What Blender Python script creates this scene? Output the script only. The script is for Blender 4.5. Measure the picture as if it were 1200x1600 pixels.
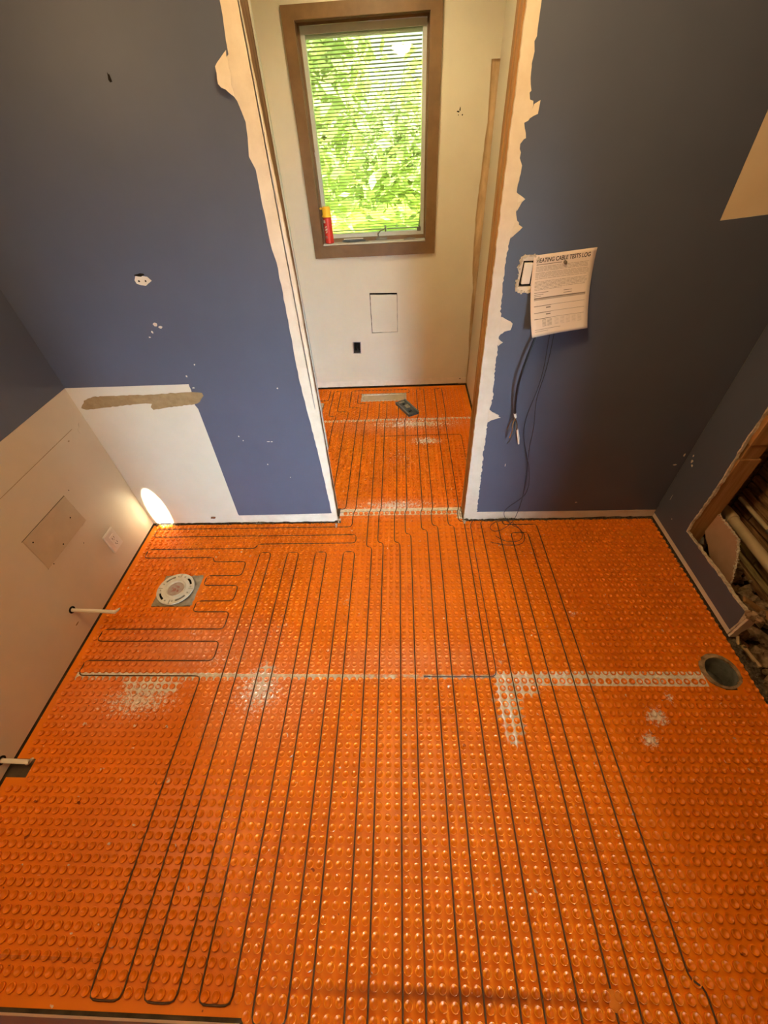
import bpy, math, random
from mathutils import Vector, Matrix, geometry, noise
random.seed(7)
for o in list(bpy.data.objects): bpy.data.objects.remove(o)
SC = bpy.context.scene
COL = SC.collection

# ------------------------------------------------------------------ camera
cam_d = bpy.data.cameras.new('camera'); cam = bpy.data.objects.new('camera', cam_d); COL.objects.link(cam)
R_ = Vector((0.99864953, 0.02366087, -0.04625236)).normalized()
U_ = Vector((0.01616678, 0.70454231, 0.70947782)).normalized()
B_ = R_.cross(U_)
M_ = Matrix((R_, U_, B_)).transposed().to_4x4(); M_.translation = Vector((0, -1.6368, 1.70))
cam.matrix_world = M_
cam_d.sensor_fit = 'VERTICAL'; cam_d.sensor_height = 32.0; cam_d.lens = 627.48/1600*32.0
cam_d.clip_start = 0.02; cam_d.clip_end = 300
SC.camera = cam

# ------------------------------------------------------------------ light
SC.view_settings.view_transform = 'Standard'; SC.view_settings.look = 'None'
SC.view_settings.exposure = 0.0; SC.view_settings.gamma = 1.0; SC.view_settings.use_curve_mapping = False
W = bpy.data.worlds.new('sky'); SC.world = W; W.use_nodes = True
nt = W.node_tree; bg = nt.nodes['Background']
sky = nt.nodes.new('ShaderNodeTexSky'); sky.sky_type = 'HOSEK_WILKIE'
sky.sun_direction = (0.1, -0.6, 0.8); sky.turbidity = 9
nt.links.new(sky.outputs[0], bg.inputs[0]); bg.inputs[1].default_value = 12
sun_d = bpy.data.lights.new('sun', 'SUN'); sun_d.energy = 27.0; sun_d.angle = 0.01; sun_d.color = (1, .96, .82)
sun = bpy.data.objects.new('sun', sun_d); COL.objects.link(sun)
sun.rotation_euler = Vector((-0.25, 0.5, -0.83)).to_track_quat('-Z', 'Y').to_euler()

def area(name, loc, aim, size, watts, color, size_y=None):
    d = bpy.data.lights.new(name, 'AREA'); d.energy = watts; d.color = color
    d.shape = 'RECTANGLE' if size_y else 'DISK'; d.size = size
    if size_y: d.size_y = size_y
    o = bpy.data.objects.new(name, d); COL.objects.link(o); o.location = loc
    o.rotation_euler = (Vector(aim)-Vector(loc)).to_track_quat('-Z', 'Y').to_euler()
    return o
WARM = (1.0, .72, .42)
pd = bpy.data.lights.new('ceiling_fill_light', 'POINT'); pd.energy = 39; pd.color = (1.0, .69, .34); pd.shadow_soft_size = .10  # added fill lamp below the unseen ceiling, evening out walls and floor
po = bpy.data.objects.new('ceiling_fill_light', pd); COL.objects.link(po); po.location = (0.05, -0.82, 2.20)
area('vanity_lamp_light', (-1.36, -1.25, 2.02), (-0.9, -0.4, 0.0), .10, 9, (1.0, .66, .33), .5)
area('back_room_lamp_light', (-0.1, 1.0, 2.37), (-0.1, 1.0, 0), .26, 13, (1.0, .80, .46))
hw = area('hall_fill_light', (1.10, -4.2, 1.15), (-0.38, 0, .32), 1.0, 18, (.64, .84, 1.0), .6); hw.data.spread = math.radians(38)  # added cool area light in the unseen hall; no window is built there
sp = bpy.data.lights.new('corner_patch_spot', 'SPOT'); sp.energy = 6500; sp.color = (1, .93, .70); sp.spot_size = math.radians(2.9); sp.spot_blend = .12; sp.shadow_soft_size = .006  # added spot with no known fixture, throws the bright patch in the corner
spo = bpy.data.objects.new('corner_patch_spot', sp); COL.objects.link(spo); spo.location = (-1.40, -.80, 2.36)
spo.rotation_euler = (Vector((-1.432, 0, .12))-Vector(spo.location)).to_track_quat('-Z', 'Y').to_euler()

# ------------------------------------------------------------------ materials
class NT:
    def __init__(s, name):
        s.m = bpy.data.materials.new(name); s.m.use_nodes = True; s.t = s.m.node_tree
        s.b = s.t.nodes['Principled BSDF']; s.out = s.t.nodes['Material Output']
    def n(s, typ, **kw):
        nd = s.t.nodes.new(typ)
        for k, v in kw.items(): setattr(nd, k, v)
        return nd
    def l(s, a, b): s.t.links.new(a, b)
    def pos(s): return s.n('ShaderNodeNewGeometry').outputs['Position']
    def math(s, op, a, b=None, c=None, clamp=False):
        nd = s.n('ShaderNodeMath', operation=op, use_clamp=clamp)
        for i, v in enumerate((a, b, c)):
            if v is None: continue
            if isinstance(v, (int, float)): nd.inputs[i].default_value = v
            else: s.l(v, nd.inputs[i])
        return nd.outputs[0]
    def noise(s, scale, detail=4, rough=.55, vec=None, stretch=None):
        nd = s.n('ShaderNodeTexNoise'); nd.inputs['Scale'].default_value = scale
        nd.inputs['Detail'].default_value = detail; nd.inputs['Roughness'].default_value = rough
        v = vec or s.pos()
        if stretch:
            mp = s.n('ShaderNodeMapping'); mp.inputs['Scale'].default_value = stretch; s.l(v, mp.inputs[0]); v = mp.outputs[0]
        s.l(v, nd.inputs['Vector']); return nd.outputs['Fac']
    def ramp(s, fac, stops):
        r = s.n('ShaderNodeValToRGB'); e = r.color_ramp.elements
        while len(e) > 1: e.remove(e[-1])
        e[0].position = stops[0][0]; e[0].color = (*stops[0][1], 1)
        for p, c in stops[1:]:
            q = e.new(p); q.color = (*c, 1)
        s.l(fac, r.inputs[0]); return r.outputs[0]
    def mix(s, fac, a, b):
        m = s.n('ShaderNodeMix', data_type='RGBA')
        for i, v in ((0, fac), (6, a), (7, b)):
            if isinstance(v, (int, float)): m.inputs[i].default_value = v
            elif isinstance(v, tuple): m.inputs[i].default_value = (*v, 1)
            else: s.l(v, m.inputs[i])
        return m.outputs[2]
    def base(s, v):
        if isinstance(v, tuple): s.b.inputs['Base Color'].default_value = (*v, 1)
        else: s.l(v, s.b.inputs['Base Color'])
    def bump(s, h, strength=.3, dist=.002):
        b = s.n('ShaderNodeBump'); b.inputs['Strength'].default_value = strength; b.inputs['Distance'].default_value = dist
        s.l(h, b.inputs['Height']); s.l(b.outputs[0], s.b.inputs['Normal'])
    def rough(s, r, spec=.5, metal=0):
        s.b.inputs['Roughness'].default_value = r; s.b.inputs['Specular IOR Level'].default_value = spec; s.b.inputs['Metallic'].default_value = metal

def noisy(name, c1, c2, scale=8, rough=.6, spec=.4, bump=.15, bscale=60, stretch=None, metal=0, dist=.001, detail=5):
    m = NT(name); f = m.noise(scale, detail, .6, stretch=stretch)
    m.base(m.ramp(f, [(.3, c1), (.7, c2)])); m.rough(rough, spec, metal)
    if bump: m.bump(m.noise(bscale, 4, .6, stretch=stretch), bump, dist)
    return m.m

M = {}
M['blue_paint'] = noisy('blue_satin_paint', (.084, .096, .136), (.096, .109, .154), 3, .42, .42, .25, 220, dist=.0006)
M['paper'] = noisy('unpainted_drywall_paper', (.66, .56, .43), (.76, .67, .54), 14, .8, .25, .5, 70)
M['cream'] = noisy('cream_paint', (.62, .56, .44), (.67, .61, .49), 4, .45, .4, .2, 160, dist=.0006)
M['cream_warm'] = noisy('cream_paint_patch', (.66, .52, .34), (.72, .58, .40), 5, .55, .3, .2, 90)
M['beige'] = noisy('beige_wall_paint', (.64, .57, .44), (.69, .62, .48), 3, .4, .42, .25, 120, dist=.0008)
M['brown_paper'] = noisy('torn_brown_backing_paper', (.27, .18, .085), (.36, .25, .125), 30, .9, .1, .4, 120)
M['gypsum'] = noisy('broken_gypsum', (.42, .33, .22), (.78, .68, .52), 60, .9, .1, 1.0, 130, dist=.003)
M['white_plastic'] = noisy('white_plastic', (.72, .68, .60), (.76, .72, .64), 4, .35, .5, 0)
M['vinyl'] = noisy('white_vinyl_frame', (.50, .50, .45), (.56, .56, .51), 6, .4, .5, 0)
M['casing'] = noisy('brown_window_casing', (.15, .080, .030), (.215, .118, .048), 9, .42, .4, .25, 60, stretch=(1, 1, 1))
M['casing_dark'] = noisy('dark_wood_jamb', (.12, .06, .025), (.19, .10, .045), 12, .5, .4, .2, 60)
M['stud'] = noisy('pine_stud', (.29, .135, .045), (.46, .25, .10), 7, .7, .2, .5, 40, stretch=(6, 6, .5), dist=.002)
M['stud_dark'] = noisy('aged_wood_stud', (.10, .05, .02), (.26, .14, .06), 12, .8, .2, .6, 40, stretch=(6, 6, .6), dist=.002)
M['tan_wood'] = noisy('tan_exposed_framing', (.46, .30, .15), (.70, .50, .28), 9, .75, .2, .6, 50, stretch=(3, 3, .8), dist=.002)
M['lath'] = noisy('old_wood_lath', (.12, .055, .022), (.50, .27, .11), 14, .9, .15, .8, 60, stretch=(4, .7, 4), dist=.003)
M['subfloor'] = noisy('subfloor_boards', (.05, .035, .022), (.13, .09, .055), 12, .9, .1, .5, 60)
M['dirt'] = noisy('dirt_and_plaster_rubble', (.02, .012, .006), (.16, .09, .045), 16, .95, .05, 1.0, 60, dist=.01)
M['rubble'] = noisy('plaster_rubble', (.10, .055, .028), (.56, .38, .22), 25, .95, .1, 1.0, 90, dist=.004)
M['mortar'] = noisy('grey_mortar_crumbs', (.03, .022, .012), (.20, .15, .10), 90, .95, .1, .8, 200, dist=.003)
M['thinset'] = noisy('dried_thinset', (.42, .34, .26), (.72, .64, .54), 60, .9, .1, .7, 160, dist=.002)
M['pvc'] = noisy('aged_cream_pvc', (.50, .38, .21), (.64, .50, .29), 9, .45, .4, .2, 60)
M['pex'] = noisy('white_supply_stub', (.80, .70, .56), (.86, .77, .63), 9, .4, .4, 0)
M['flange'] = noisy('off_white_flange_plastic', (.66, .62, .50), (.76, .72, .60), 22, .4, .5, .2, 80)
M['red_mark'] = noisy('faded_red_plastic', (.30, .10, .07), (.46, .24, .18), 60, .5, .4, .1, 90)
M['dark'] = noisy('dark_void', (.008, .006, .004), (.02, .015, .01), 20, .9, .1, 0)
M['cable'] = noisy('dark_heating_cable_jacket', (.060, .028, .010), (.115, .055, .020), 40, .5, .4, 0)
M['black_cable'] = noisy('black_cable_jacket', (.008, .008, .009), (.016, .016, .018), 20, .35, .5, 0)
M['steel'] = noisy('dull_steel', (.32, .30, .27), (.48, .45, .40), 18, .35, .5, .1, 80, metal=.8)
M['bronze'] = noisy('bronze_window_hardware', (.14, .12, .09), (.24, .21, .16), 18, .35, .5, 0, metal=.5)
M['copper'] = noisy('bare_copper_wire', (.35, .18, .07), (.48, .27, .12), 18, .4, .5, 0, metal=.7)
M['grey_plastic'] = noisy('dark_grey_plastic', (.035, .043, .045), (.10, .11, .11), 22, .45, .5, .2, 60)
M['pinkish'] = noisy('pink_plaster_board', (.42, .25, .15), (.50, .31, .20), 9, .85, .1, .3, 90)
M['sheet'] = noisy('printed_form_paper', (.74, .60, .48), (.77, .63, .51), 3, .75, .2, .1, 30)
M['ink'] = noisy('black_ink', (.06, .045, .035), (.09, .07, .055), 30, .8, .1, 0)
M['ink_grey'] = noisy('grey_ink', (.40, .31, .24), (.46, .36, .28), 90, .8, .1, 0)
M['ink_line'] = noisy('brown_rule_ink', (.16, .12, .09), (.24, .18, .14), 60, .8, .1, 0)
M['red_can'] = noisy('red_can_label', (.50, .022, .012), (.60, .035, .02), 6, .3, .5, 0)
M['yellow_cap'] = noisy('yellow_plastic_cap', (.80, .47, .02), (.86, .53, .04), 6, .35, .5, 0)
M['slat'] = noisy('backlit_blind_slat', (.34, .36, .22), (.38, .40, .26), 6, .45, .4, 0)  # backlit shade of white slats put into a darker olive colour
M['bark'] = noisy('grey_brown_bark', (.10, .08, .05), (.22, .18, .12), 9, .9, .1, .6, 20, stretch=(3, 3, .6), dist=.02)
M['grass'] = noisy('sunny_lawn_grass', (.42, .58, .06), (.62, .74, .14), 3, .9, .1, .6, 30, dist=.02)
def leafm(name, c1, c2):
    m = NT(name); m.base(m.ramp(m.noise(1.7, 3), [(.35, c1), (.65, c2)])); m.rough(.55, .3)
    tr = m.n('ShaderNodeBsdfTranslucent'); tr.inputs[0].default_value = (*[v*1.1 for v in c2], 1)
    mx = m.n('ShaderNodeMixShader'); mx.inputs[0].default_value = .4
    m.l(m.b.outputs[0], mx.inputs[1]); m.l(tr.outputs[0], mx.inputs[2]); m.l(mx.outputs[0], m.out.inputs[0]); return m.m
M['leaf'] = leafm('bright_green_leaves', (.40, .47, .24), (.60, .66, .38))
M['leaf_yellow'] = leafm('yellow_green_leaves', (.62, .66, .26), (.80, .82, .40))
g = NT('window_glass'); tr = g.n('ShaderNodeBsdfTransparent'); tr.inputs[0].default_value = (.93, .96, .92, 1)
gl = g.n('ShaderNodeBsdfGlossy'); gl.inputs['Roughness'].default_value = .03
fr = g.n('ShaderNodeFresnel'); fr.inputs[0].default_value = 1.45
mx = g.n('ShaderNodeMixShader'); g.l(fr.outputs[0], mx.inputs[0]); g.l(tr.outputs[0], mx.inputs[1]); g.l(gl.outputs[0], mx.inputs[2]); g.l(mx.outputs[0], g.out.inputs[0])
M['glass'] = g.m

# orange membrane with dried thinset stains (stains are fixed patches of residue on the plastic)
def mat_orange():
    m = NT('orange_uncoupling_membrane'); P = m.pos()
    sx = m.n('ShaderNodeSeparateXYZ'); m.l(P, sx.inputs[0]); X, Y, Z = sx.outputs
    n1 = m.noise(22, 6, .65); n2 = m.noise(75, 5, .7); n3 = m.noise(5, 3)
    low = m.math('SUBTRACT', 1.0, m.math('MULTIPLY', Z, 170), clamp=True)      # residue sits in the valleys
    def blob(cx, cy, rx, ry, s=1.0):
        mp = m.n('ShaderNodeMapping', vector_type='POINT'); mp.inputs['Location'].default_value = (-cx/rx, -cy/ry, 0)
        mp.inputs['Scale'].default_value = (1/rx, 1/ry, 0); m.l(P, mp.inputs[0])
        ln = m.n('ShaderNodeVectorMath', operation='LENGTH'); m.l(mp.outputs[0], ln.inputs[0])
        return m.math('MULTIPLY', m.math('SUBTRACT', 1.0, ln.outputs['Value'], clamp=True), s)
    def acc(lst):
        r = None
        for b in lst: r = b if r is None else m.math('MAXIMUM', r, b)
        return r
    def rect(x0, x1, y0, y1, s=1.0):
        a = m.math('MULTIPLY', m.math('GREATER_THAN', X, x0), m.math('LESS_THAN', X, x1))
        b = m.math('MULTIPLY', m.math('GREATER_THAN', Y, y0), m.math('LESS_THAN', Y, y1))
        return m.math('MULTIPLY', m.math('MULTIPLY', a, b), s)
    thick = acc([rect(-1.46, -.74, -.938, -.903, .55), rect(-.74, -.2, -.934, -.908, .5), rect(-.2, .38, -.928, -.908, .42), rect(.38, 1.22, -.953, -.893, .66),
                 rect(-.385, .34, .050, .108, .57), rect(-.62, .56, 1.082, 1.110, .80),
                 blob(.41, -1.02, .10, .26, .80), blob(.46, -.96, .20, .09, .68), blob(-1.1, -.96, .30, .09, .66), blob(-.62, -.92, .15, .12, .66),
                 blob(.40, -1.15, .03, .09, .7), blob(-.44, .03, .07, .05, 0.9), blob(.33, .05, .05, .07, .9)])
    rim = acc([blob(.96, -1.07, .09, .07, 1.1), blob(.90, -1.15, .08, .06, 1.0), blob(1.04, -1.0, .05, .06, .8), blob(-1.0, -.72, .12, .08, .6),
               blob(-.62, -.98, .22, .22, .95), blob(-1.12, -1.02, .36, .16, .95), blob(-.29, -.55, .06, .12, .62), blob(.0, .6, .55, .5, .52),
               blob(.18, .80, .26, .10, 1.0), blob(.1, 1.03, .75, .12, 1.0), blob(-.06, .13, .5, .10, .95), blob(.05, -.02, .5, .06, .4), blob(-.62, -.7, .25, .3, .52),
               blob(.1, -.45, .25, .2, .42), blob(.3, -.62, .12, .14, .5), blob(-.85, -.85, .5, .18, .6), blob(.79, -.62, .12, .04, .7)])
    mT = m.math('MULTIPLY', thick, m.math('ADD', m.math('MULTIPLY', low, .75), .34))
    fT = m.math('MULTIPLY', m.math('SUBTRACT', m.math('ADD', mT, m.math('MULTIPLY', n1, .9)), .80), 7, clamp=True)
    fR = m.math('MULTIPLY', m.math('SUBTRACT', m.math('ADD', m.math('MULTIPLY', rim, .5), n2), .80), 8, clamp=True)
    sp_ = m.math('MULTIPLY', m.math('SUBTRACT', m.noise(38, 2, .4), .735), 30, clamp=True)
    film = acc([blob(-.95, -.80, .55, .22, .5), blob(-.6, -.98, .35, .28, .42), blob(0, -.85, .5, .12, .35), blob(-.1, .1, .6, .12, .4), blob(.0, 1.02, .7, .15, .45), blob(-1.2, -1.0, .35, .2, .4)])
    film = m.math('MULTIPLY', film, m.math('MULTIPLY', n1, .55))
    fac = m.math('MAXIMUM', m.math('MAXIMUM', fT, m.math('MULTIPLY', fR, .85)), m.math('MAXIMUM', m.math('MULTIPLY', sp_, .8), film), clamp=True)
    orange = m.ramp(n3, [(.3, (.80, .190, .0008)), (.7, (.90, .228, .001))])
    grime = m.math('MULTIPLY', m.math('SUBTRACT', m.noise(9, 5, .7), .60), 5, clamp=True)
    orange = m.mix(m.math('MULTIPLY', grime, .22), orange, (.36, .055, .004))
    band = m.math('MULTIPLY', blob(.15, -1.783, .60, .020, 1.3), n1)
    band = m.math('MAXIMUM', band, m.math('MULTIPLY', rect(-1.5, -.9, -1.75, -1.742, .6), n1))
    band = m.math('MAXIMUM', band, m.math('MULTIPLY', rect(.4, .98, -.705, -.697, .6), n1))
    red = m.math('MULTIPLY', m.math('SUBTRACT', m.noise(31, 2, .4), .752), 40, clamp=True)
    orange = m.mix(m.math('MAXIMUM', band, m.math('MULTIPLY', red, .8)), orange, (.17, .012, .004))
    m.base(m.mix(fac, orange, m.ramp(n2, [(.35, (.68, .60, .50)), (.65, (.97, .92, .84))])))
    r = m.math('ADD', .40, m.math('MULTIPLY', fac, .5)); m.l(r, m.b.inputs['Roughness']); m.b.inputs['Specular IOR Level'].default_value = .42
    m.bump(m.noise(160, 3), .12, .0006)
    return m.m
M['orange'] = mat_orange()

# ------------------------------------------------------------------ mesh helpers
class MB:
    def __init__(s): s.v = []; s.f = []; s.sm = []
    def add(s, vs, fs, smooth=False):
        o = len(s.v); s.v += [tuple(v) for v in vs]; s.f += [tuple(i+o for i in f) for f in fs]; s.sm += [smooth]*len(fs); return s
    def box(s, x0, x1, y0, y1, z0, z1, T=None):
        vs = [Vector(p) for p in ((x0,y0,z0),(x1,y0,z0),(x1,y1,z0),(x0,y1,z0),(x0,y0,z1),(x1,y0,z1),(x1,y1,z1),(x0,y1,z1))]
        if T: vs = [T @ v for v in vs]
        return s.add(vs, [(0,3,2,1),(4,5,6,7),(0,1,5,4),(1,2,6,5),(2,3,7,6),(3,0,4,7)])
    def bbox(s, x0, x1, y0, y1, z0, z1, b=.003, T=None):
        # chamfered box: three nested cross-sections
        vs = []
        for z, i in ((z0, b), (z0+b, 0), (z1-b, 0), (z1, b)):
            vs += [(x0+i, y0+b, z), (x0+b, y0+i, z), (x1-b, y0+i, z), (x1-i, y0+b, z), (x1-i, y1-b, z), (x1-b, y1-i, z), (x0+b, y1-i, z), (x0+i, y1-b, z)]
        vs = [Vector(v) for v in vs]
        if T: vs = [T @ v for v in vs]
        fs = [tuple(range(7, -1, -1)), tuple(range(24, 32))]
        for k in range(3):
            for j in range(8): fs.append((8*k+j, 8*k+(j+1) % 8, 8*k+8+(j+1) % 8, 8*k+8+j))
        return s.add(vs, fs)
    def tube(s, pts, r, seg=8, cap=True, closed=False):
        pts = [Vector(p) for p in pts]; n = len(pts); vs = []; up = None
        for i, p in enumerate(pts):
            a = pts[(i-1) % n] if (closed or i > 0) else p
            b = pts[(i+1) % n] if (closed or i < n-1) else p
            t = (b-a).normalized() if (b-a).length > 1e-9 else Vector((0,0,1))
            if up is None:
                up = Vector((0,0,1)) if abs(t.z) < .9 else Vector((1,0,0))
            sd = t.cross(up)
            if sd.length < 1e-6: sd = t.orthogonal()
            sd.normalize(); up = sd.cross(t).normalized()
            rr = r[i] if isinstance(r, (list, tuple)) else r
            for k in range(seg):
                an = 2*math.pi*k/seg; vs.append(p + sd*math.cos(an)*rr + up*math.sin(an)*rr)
        fs = []
        for i in range(n if closed else n-1):
            j = (i+1) % n
            for k in range(seg): fs.append((i*seg+k, i*seg+(k+1) % seg, j*seg+(k+1) % seg, j*seg+k))
        s.add(vs, fs, True)
        if cap and not closed:
            s.add(vs[:seg], [tuple(range(seg-1, -1, -1))]); s.add(vs[-seg:], [tuple(range(seg))])
        return s
    def lathe(s, prof, c, seg=24, T=None, smooth=True, caps=True):
        vs = []
        for r, z in prof:
            for k in range(seg):
                an = 2*math.pi*k/seg; v = Vector((r*math.cos(an), r*math.sin(an), z))
                if T: v = T @ v
                vs.append(v+Vector(c))
        fs = []
        for i in range(len(prof)-1):
            for k in range(seg): fs.append((i*seg+k, i*seg+(k+1) % seg, (i+1)*seg+(k+1) % seg, (i+1)*seg+k))
        s.add(vs, fs, smooth)
        if caps: s.add(vs[:seg], [tuple(range(seg-1, -1, -1))]); s.add(vs[-seg:], [tuple(range(seg))])
        return s
    def prism(s, outline, holes, mp, t0, t1):
        # outline in a plane, mp(u, v, t) -> 3D
        loops = [outline]+list(holes or [])
        tri = geometry.tessellate_polygon([[Vector((u, v, 0)) for u, v in L] for L in loops])
        flat = [p for L in loops for p in L]; n = len(flat)
        vs = [mp(u, v, t0) for u, v in flat]+[mp(u, v, t1) for u, v in flat]
        fs = [tuple(t) for t in tri]+[tuple(n+i for i in reversed(t)) for t in tri]
        o = 0
        for L in loops:
            k = len(L)
            for i in range(k): fs.append((o+i, o+(i+1) % k, n+o+(i+1) % k, n+o+i))
            o += k
        s.add(vs, fs)
        return s
def obj(name, mb, mat, parent=None, label=None, kind=None, fixn=True):
    me = bpy.data.meshes.new(name)
    off = parent['_o'] if parent is not None and '_o' in parent else (0, 0, 0)
    ox, oy, oz = off
    me.from_pydata([(v[0]-ox, v[1]-oy, v[2]-oz) for v in mb.v], [], mb.f); me.polygons.foreach_set('use_smooth', mb.sm)
    if fixn and len(mb.f) < 30000:
        import bmesh
        b = bmesh.new(); b.from_mesh(me); bmesh.ops.recalc_face_normals(b, faces=b.faces[:]); b.to_mesh(me); b.free()
    me.materials.append(M[mat] if isinstance(mat, str) else mat); me.update()
    o = bpy.data.objects.new(name, me); COL.objects.link(o)
    if parent is not None: o.parent = parent; o['_o'] = off
    if label: o['label'] = label
    if kind: o['kind'] = kind
    return o
def thing(name, label, cat, loc, group=None):
    o = bpy.data.objects.new(name, None); o.empty_display_size = .05; COL.objects.link(o); o.location = loc; o['_o'] = tuple(loc)
    o['label'] = label; o['category'] = cat
    if group: o['group'] = group
    return o
def tag(o, label, cat, group=None):
    o['label'] = label; o['category'] = cat
    if group: o['group'] = group
    return o
def solo(name, mb, mat, label, cat, group=None): return tag(obj(name, mb, mat), label, cat, group)
def struct(name, mb, mat, parent=None): return obj(name, mb, mat, parent, kind='structure')
FR = lambda u, v, t: (u, t, v)          # (x, z) on a wall across y
SD = lambda u, v, t: (t, u, v)          # (y, z) on a side wall
def ragged(pts, amp, step, seed=1, close=False):
    out = []; r = random.Random(seed)
    seq = pts+[pts[0]] if close else pts
    for (a, b), (c, d) in zip(seq[:-1], seq[1:]):
        n = max(1, int(math.hypot(c-a, d-b)/step))
        for i in range(n):
            t = i/n; q = amp*(1 if i else .4)
            out.append((a+(c-a)*t+r.uniform(-q, q), b+(d-b)*t+r.uniform(-q, q)))
    if not close: out.append(pts[-1])
    return out
def blob2(cx, cz, rx, rz, seed, n=9):
    r = random.Random(seed)
    return [(cx+rx*math.cos(6.283*i/n)*r.uniform(.55, 1.1), cz+rz*math.sin(6.283*i/n)*r.uniform(.55, 1.1)) for i in range(n)]

XL, XR, JL, JR, YB, XB, YN = -1.5115, 1.407, -.397, .347, 1.638, .56, -1.846
H = 2.42
# ------------------------------------------------------------------ setting: floor, ceiling, walls
DR = (1.298, -.893, .068)                                     # drain hole
def cells(x0, x1, y0, y1, z, step, skip):
    m = MB(); nx = max(1, round((x1-x0)/step)); ny = max(1, round((y1-y0)/step)); dx = (x1-x0)/nx; dy = (y1-y0)/ny
    idx = {}
    def vid(x, y):
        k = (round(x, 5), round(y, 5))
        if k not in idx: idx[k] = len(m.v); m.v.append((x, y, z))
        return idx[k]
    def quad(a, b, c, d): m.f.append((vid(a, c), vid(b, c), vid(b, d), vid(a, d))); m.sm.append(False)
    for i in range(nx):
        for j in range(ny):
            a, b, c, d = x0+i*dx, x0+(i+1)*dx, y0+j*dy, y0+(j+1)*dy
            w = [skip(x, y) for x in (a, (a+b)/2, b) for y in (c, (c+d)/2, d)]
            if not any(w): quad(a, b, c, d)
            elif not all(w):
                for p in range(4):
                    for q in range(4):
                        e, f = a+dx*p/4, c+dy*q/4
                        if not skip(e+dx/8, f+dy/8): quad(e, e+dx/4, f, f+dy/4)
    return m
in_drain = lambda x, y: math.hypot((x-DR[0]), (y-DR[1])*1.0) < DR[2]
in_alcove = lambda x, y: x > 1.425 and y < .0
fl = cells(-1.7, 1.425, -4.4, 1.8, -.004, .1, in_drain)
struct('floor', fl, 'subfloor')
base = MB().box(-1.7, 2.2, -4.4, 1.8, -.5, -.45)
struct('floor_foundation', base, 'dirt')
struct('ceiling', MB().box(-1.7, 2.2, -4.5, 1.95, H, H+.1), 'cream')

# --- wall across the room with the doorway: wall_front
hole_sw = [(.432, 1.228), (.476, 1.228), (.478, 1.310), (.436, 1.310)]
left = [(XL, .012)]+ragged([(XL, .012), (-.95, .010), (-.390, .006)], .003, .02, 3)[1:]+ragged([(-.390, .006), (-.384, .8), (-.384, 1.3), (-.402, 2.0), (-.405, H)], .0009, .02, 5)[1:]+[(XL, H)]
right = ragged([(JR, .006), (1.0, .008), (XR, .012)], .003, .02, 4)+[(XR, H)]+ragged([(.331, H), (.332, 1.6), (.337, 1.0), (JR, .006)], .0013, .012, 6)[:-1]
head_ = [(JL, 2.10), (JR, 2.10), (JR, H), (JL, H)]
wf = MB().prism(left, [], FR, 0, .0127).prism(right, [hole_sw], FR, 0, .0127)
wall_front = struct('wall_front', wf, 'paper')
wall_front['_o'] = (0, 0, 0)
struct('head_panel', MB().prism(head_, [], FR, .0, .115), 'paper', wall_front)
struct('backing_board', MB().box(XL-.1, JL-.004, .102, .115, 0, H).box(JR+.004, XR+.1, .102, .115, 0, H), 'beige', wall_front)
# studs of the doorway and plates
def stud(x0, x1, y0, y1, z0, z1, mat, parent, bow=0, seed=0, lean=0):
    r = random.Random(seed); m = MB(); n = 14; ring = []
    for i in range(n+1):
        z = z0+(z1-z0)*i/n; w = bow*math.sin(math.pi*i/n)+lean*min(1, i/n*1.3); j = lambda: r.uniform(-.0007, .0007); c = .003
        ring += [(x0+c+w, y0+j(), z), (x1-c+w, y0+j(), z), (x1+w+j(), y0+c, z), (x1+w+j(), y1-c, z), (x1-c+w, y1+j(), z), (x0+c+w, y1+j(), z), (x0+w+j(), y1-c, z), (x0+w+j(), y0+c, z)]
    fs = [tuple(range(7, -1, -1)), tuple(range(8*n, 8*n+8))]
    for i in range(n):
        for k in range(8): fs.append((8*i+k, 8*i+(k+1) % 8, 8*i+8+(k+1) % 8, 8*i+8+k))
    m.add(ring, fs); return obj('stud', m, mat, parent)
stud(JL-.045, JL-.002, .014, .101, 0, 2.10, 'stud_dark', wall_front, 0, 1)
stud(JR+.0, JR+.038, .016, .058, 0, 2.10, 'stud', wall_front, 0, 2, -.020)
stud(JR-.003, JR+.038, .060, .101, 0, 2.10, 'stud', wall_front, 0, 3, -.020)
obj('corner_bead', MB().box(JL-.006, JL-.003, .0, .014, .75, 2.1).tube([(JL-.003, .0, .75), (JL-.002, .0, 2.1)], .0015, 6), 'steel', wall_front, label='thin metal bead along the doorway edge')
obj('corner_bead', MB().box(JL-.004, JL+.001, .100, .117, .45, 2.1), 'vinyl', wall_front, label='pale edge strip on the far side of the doorway')
obj('corner_bead', MB().box(JR-.002, JR+.004, .102, .1165, 0, 2.1), 'vinyl', wall_front, label='pale edge strip on the far side of the doorway')

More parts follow.
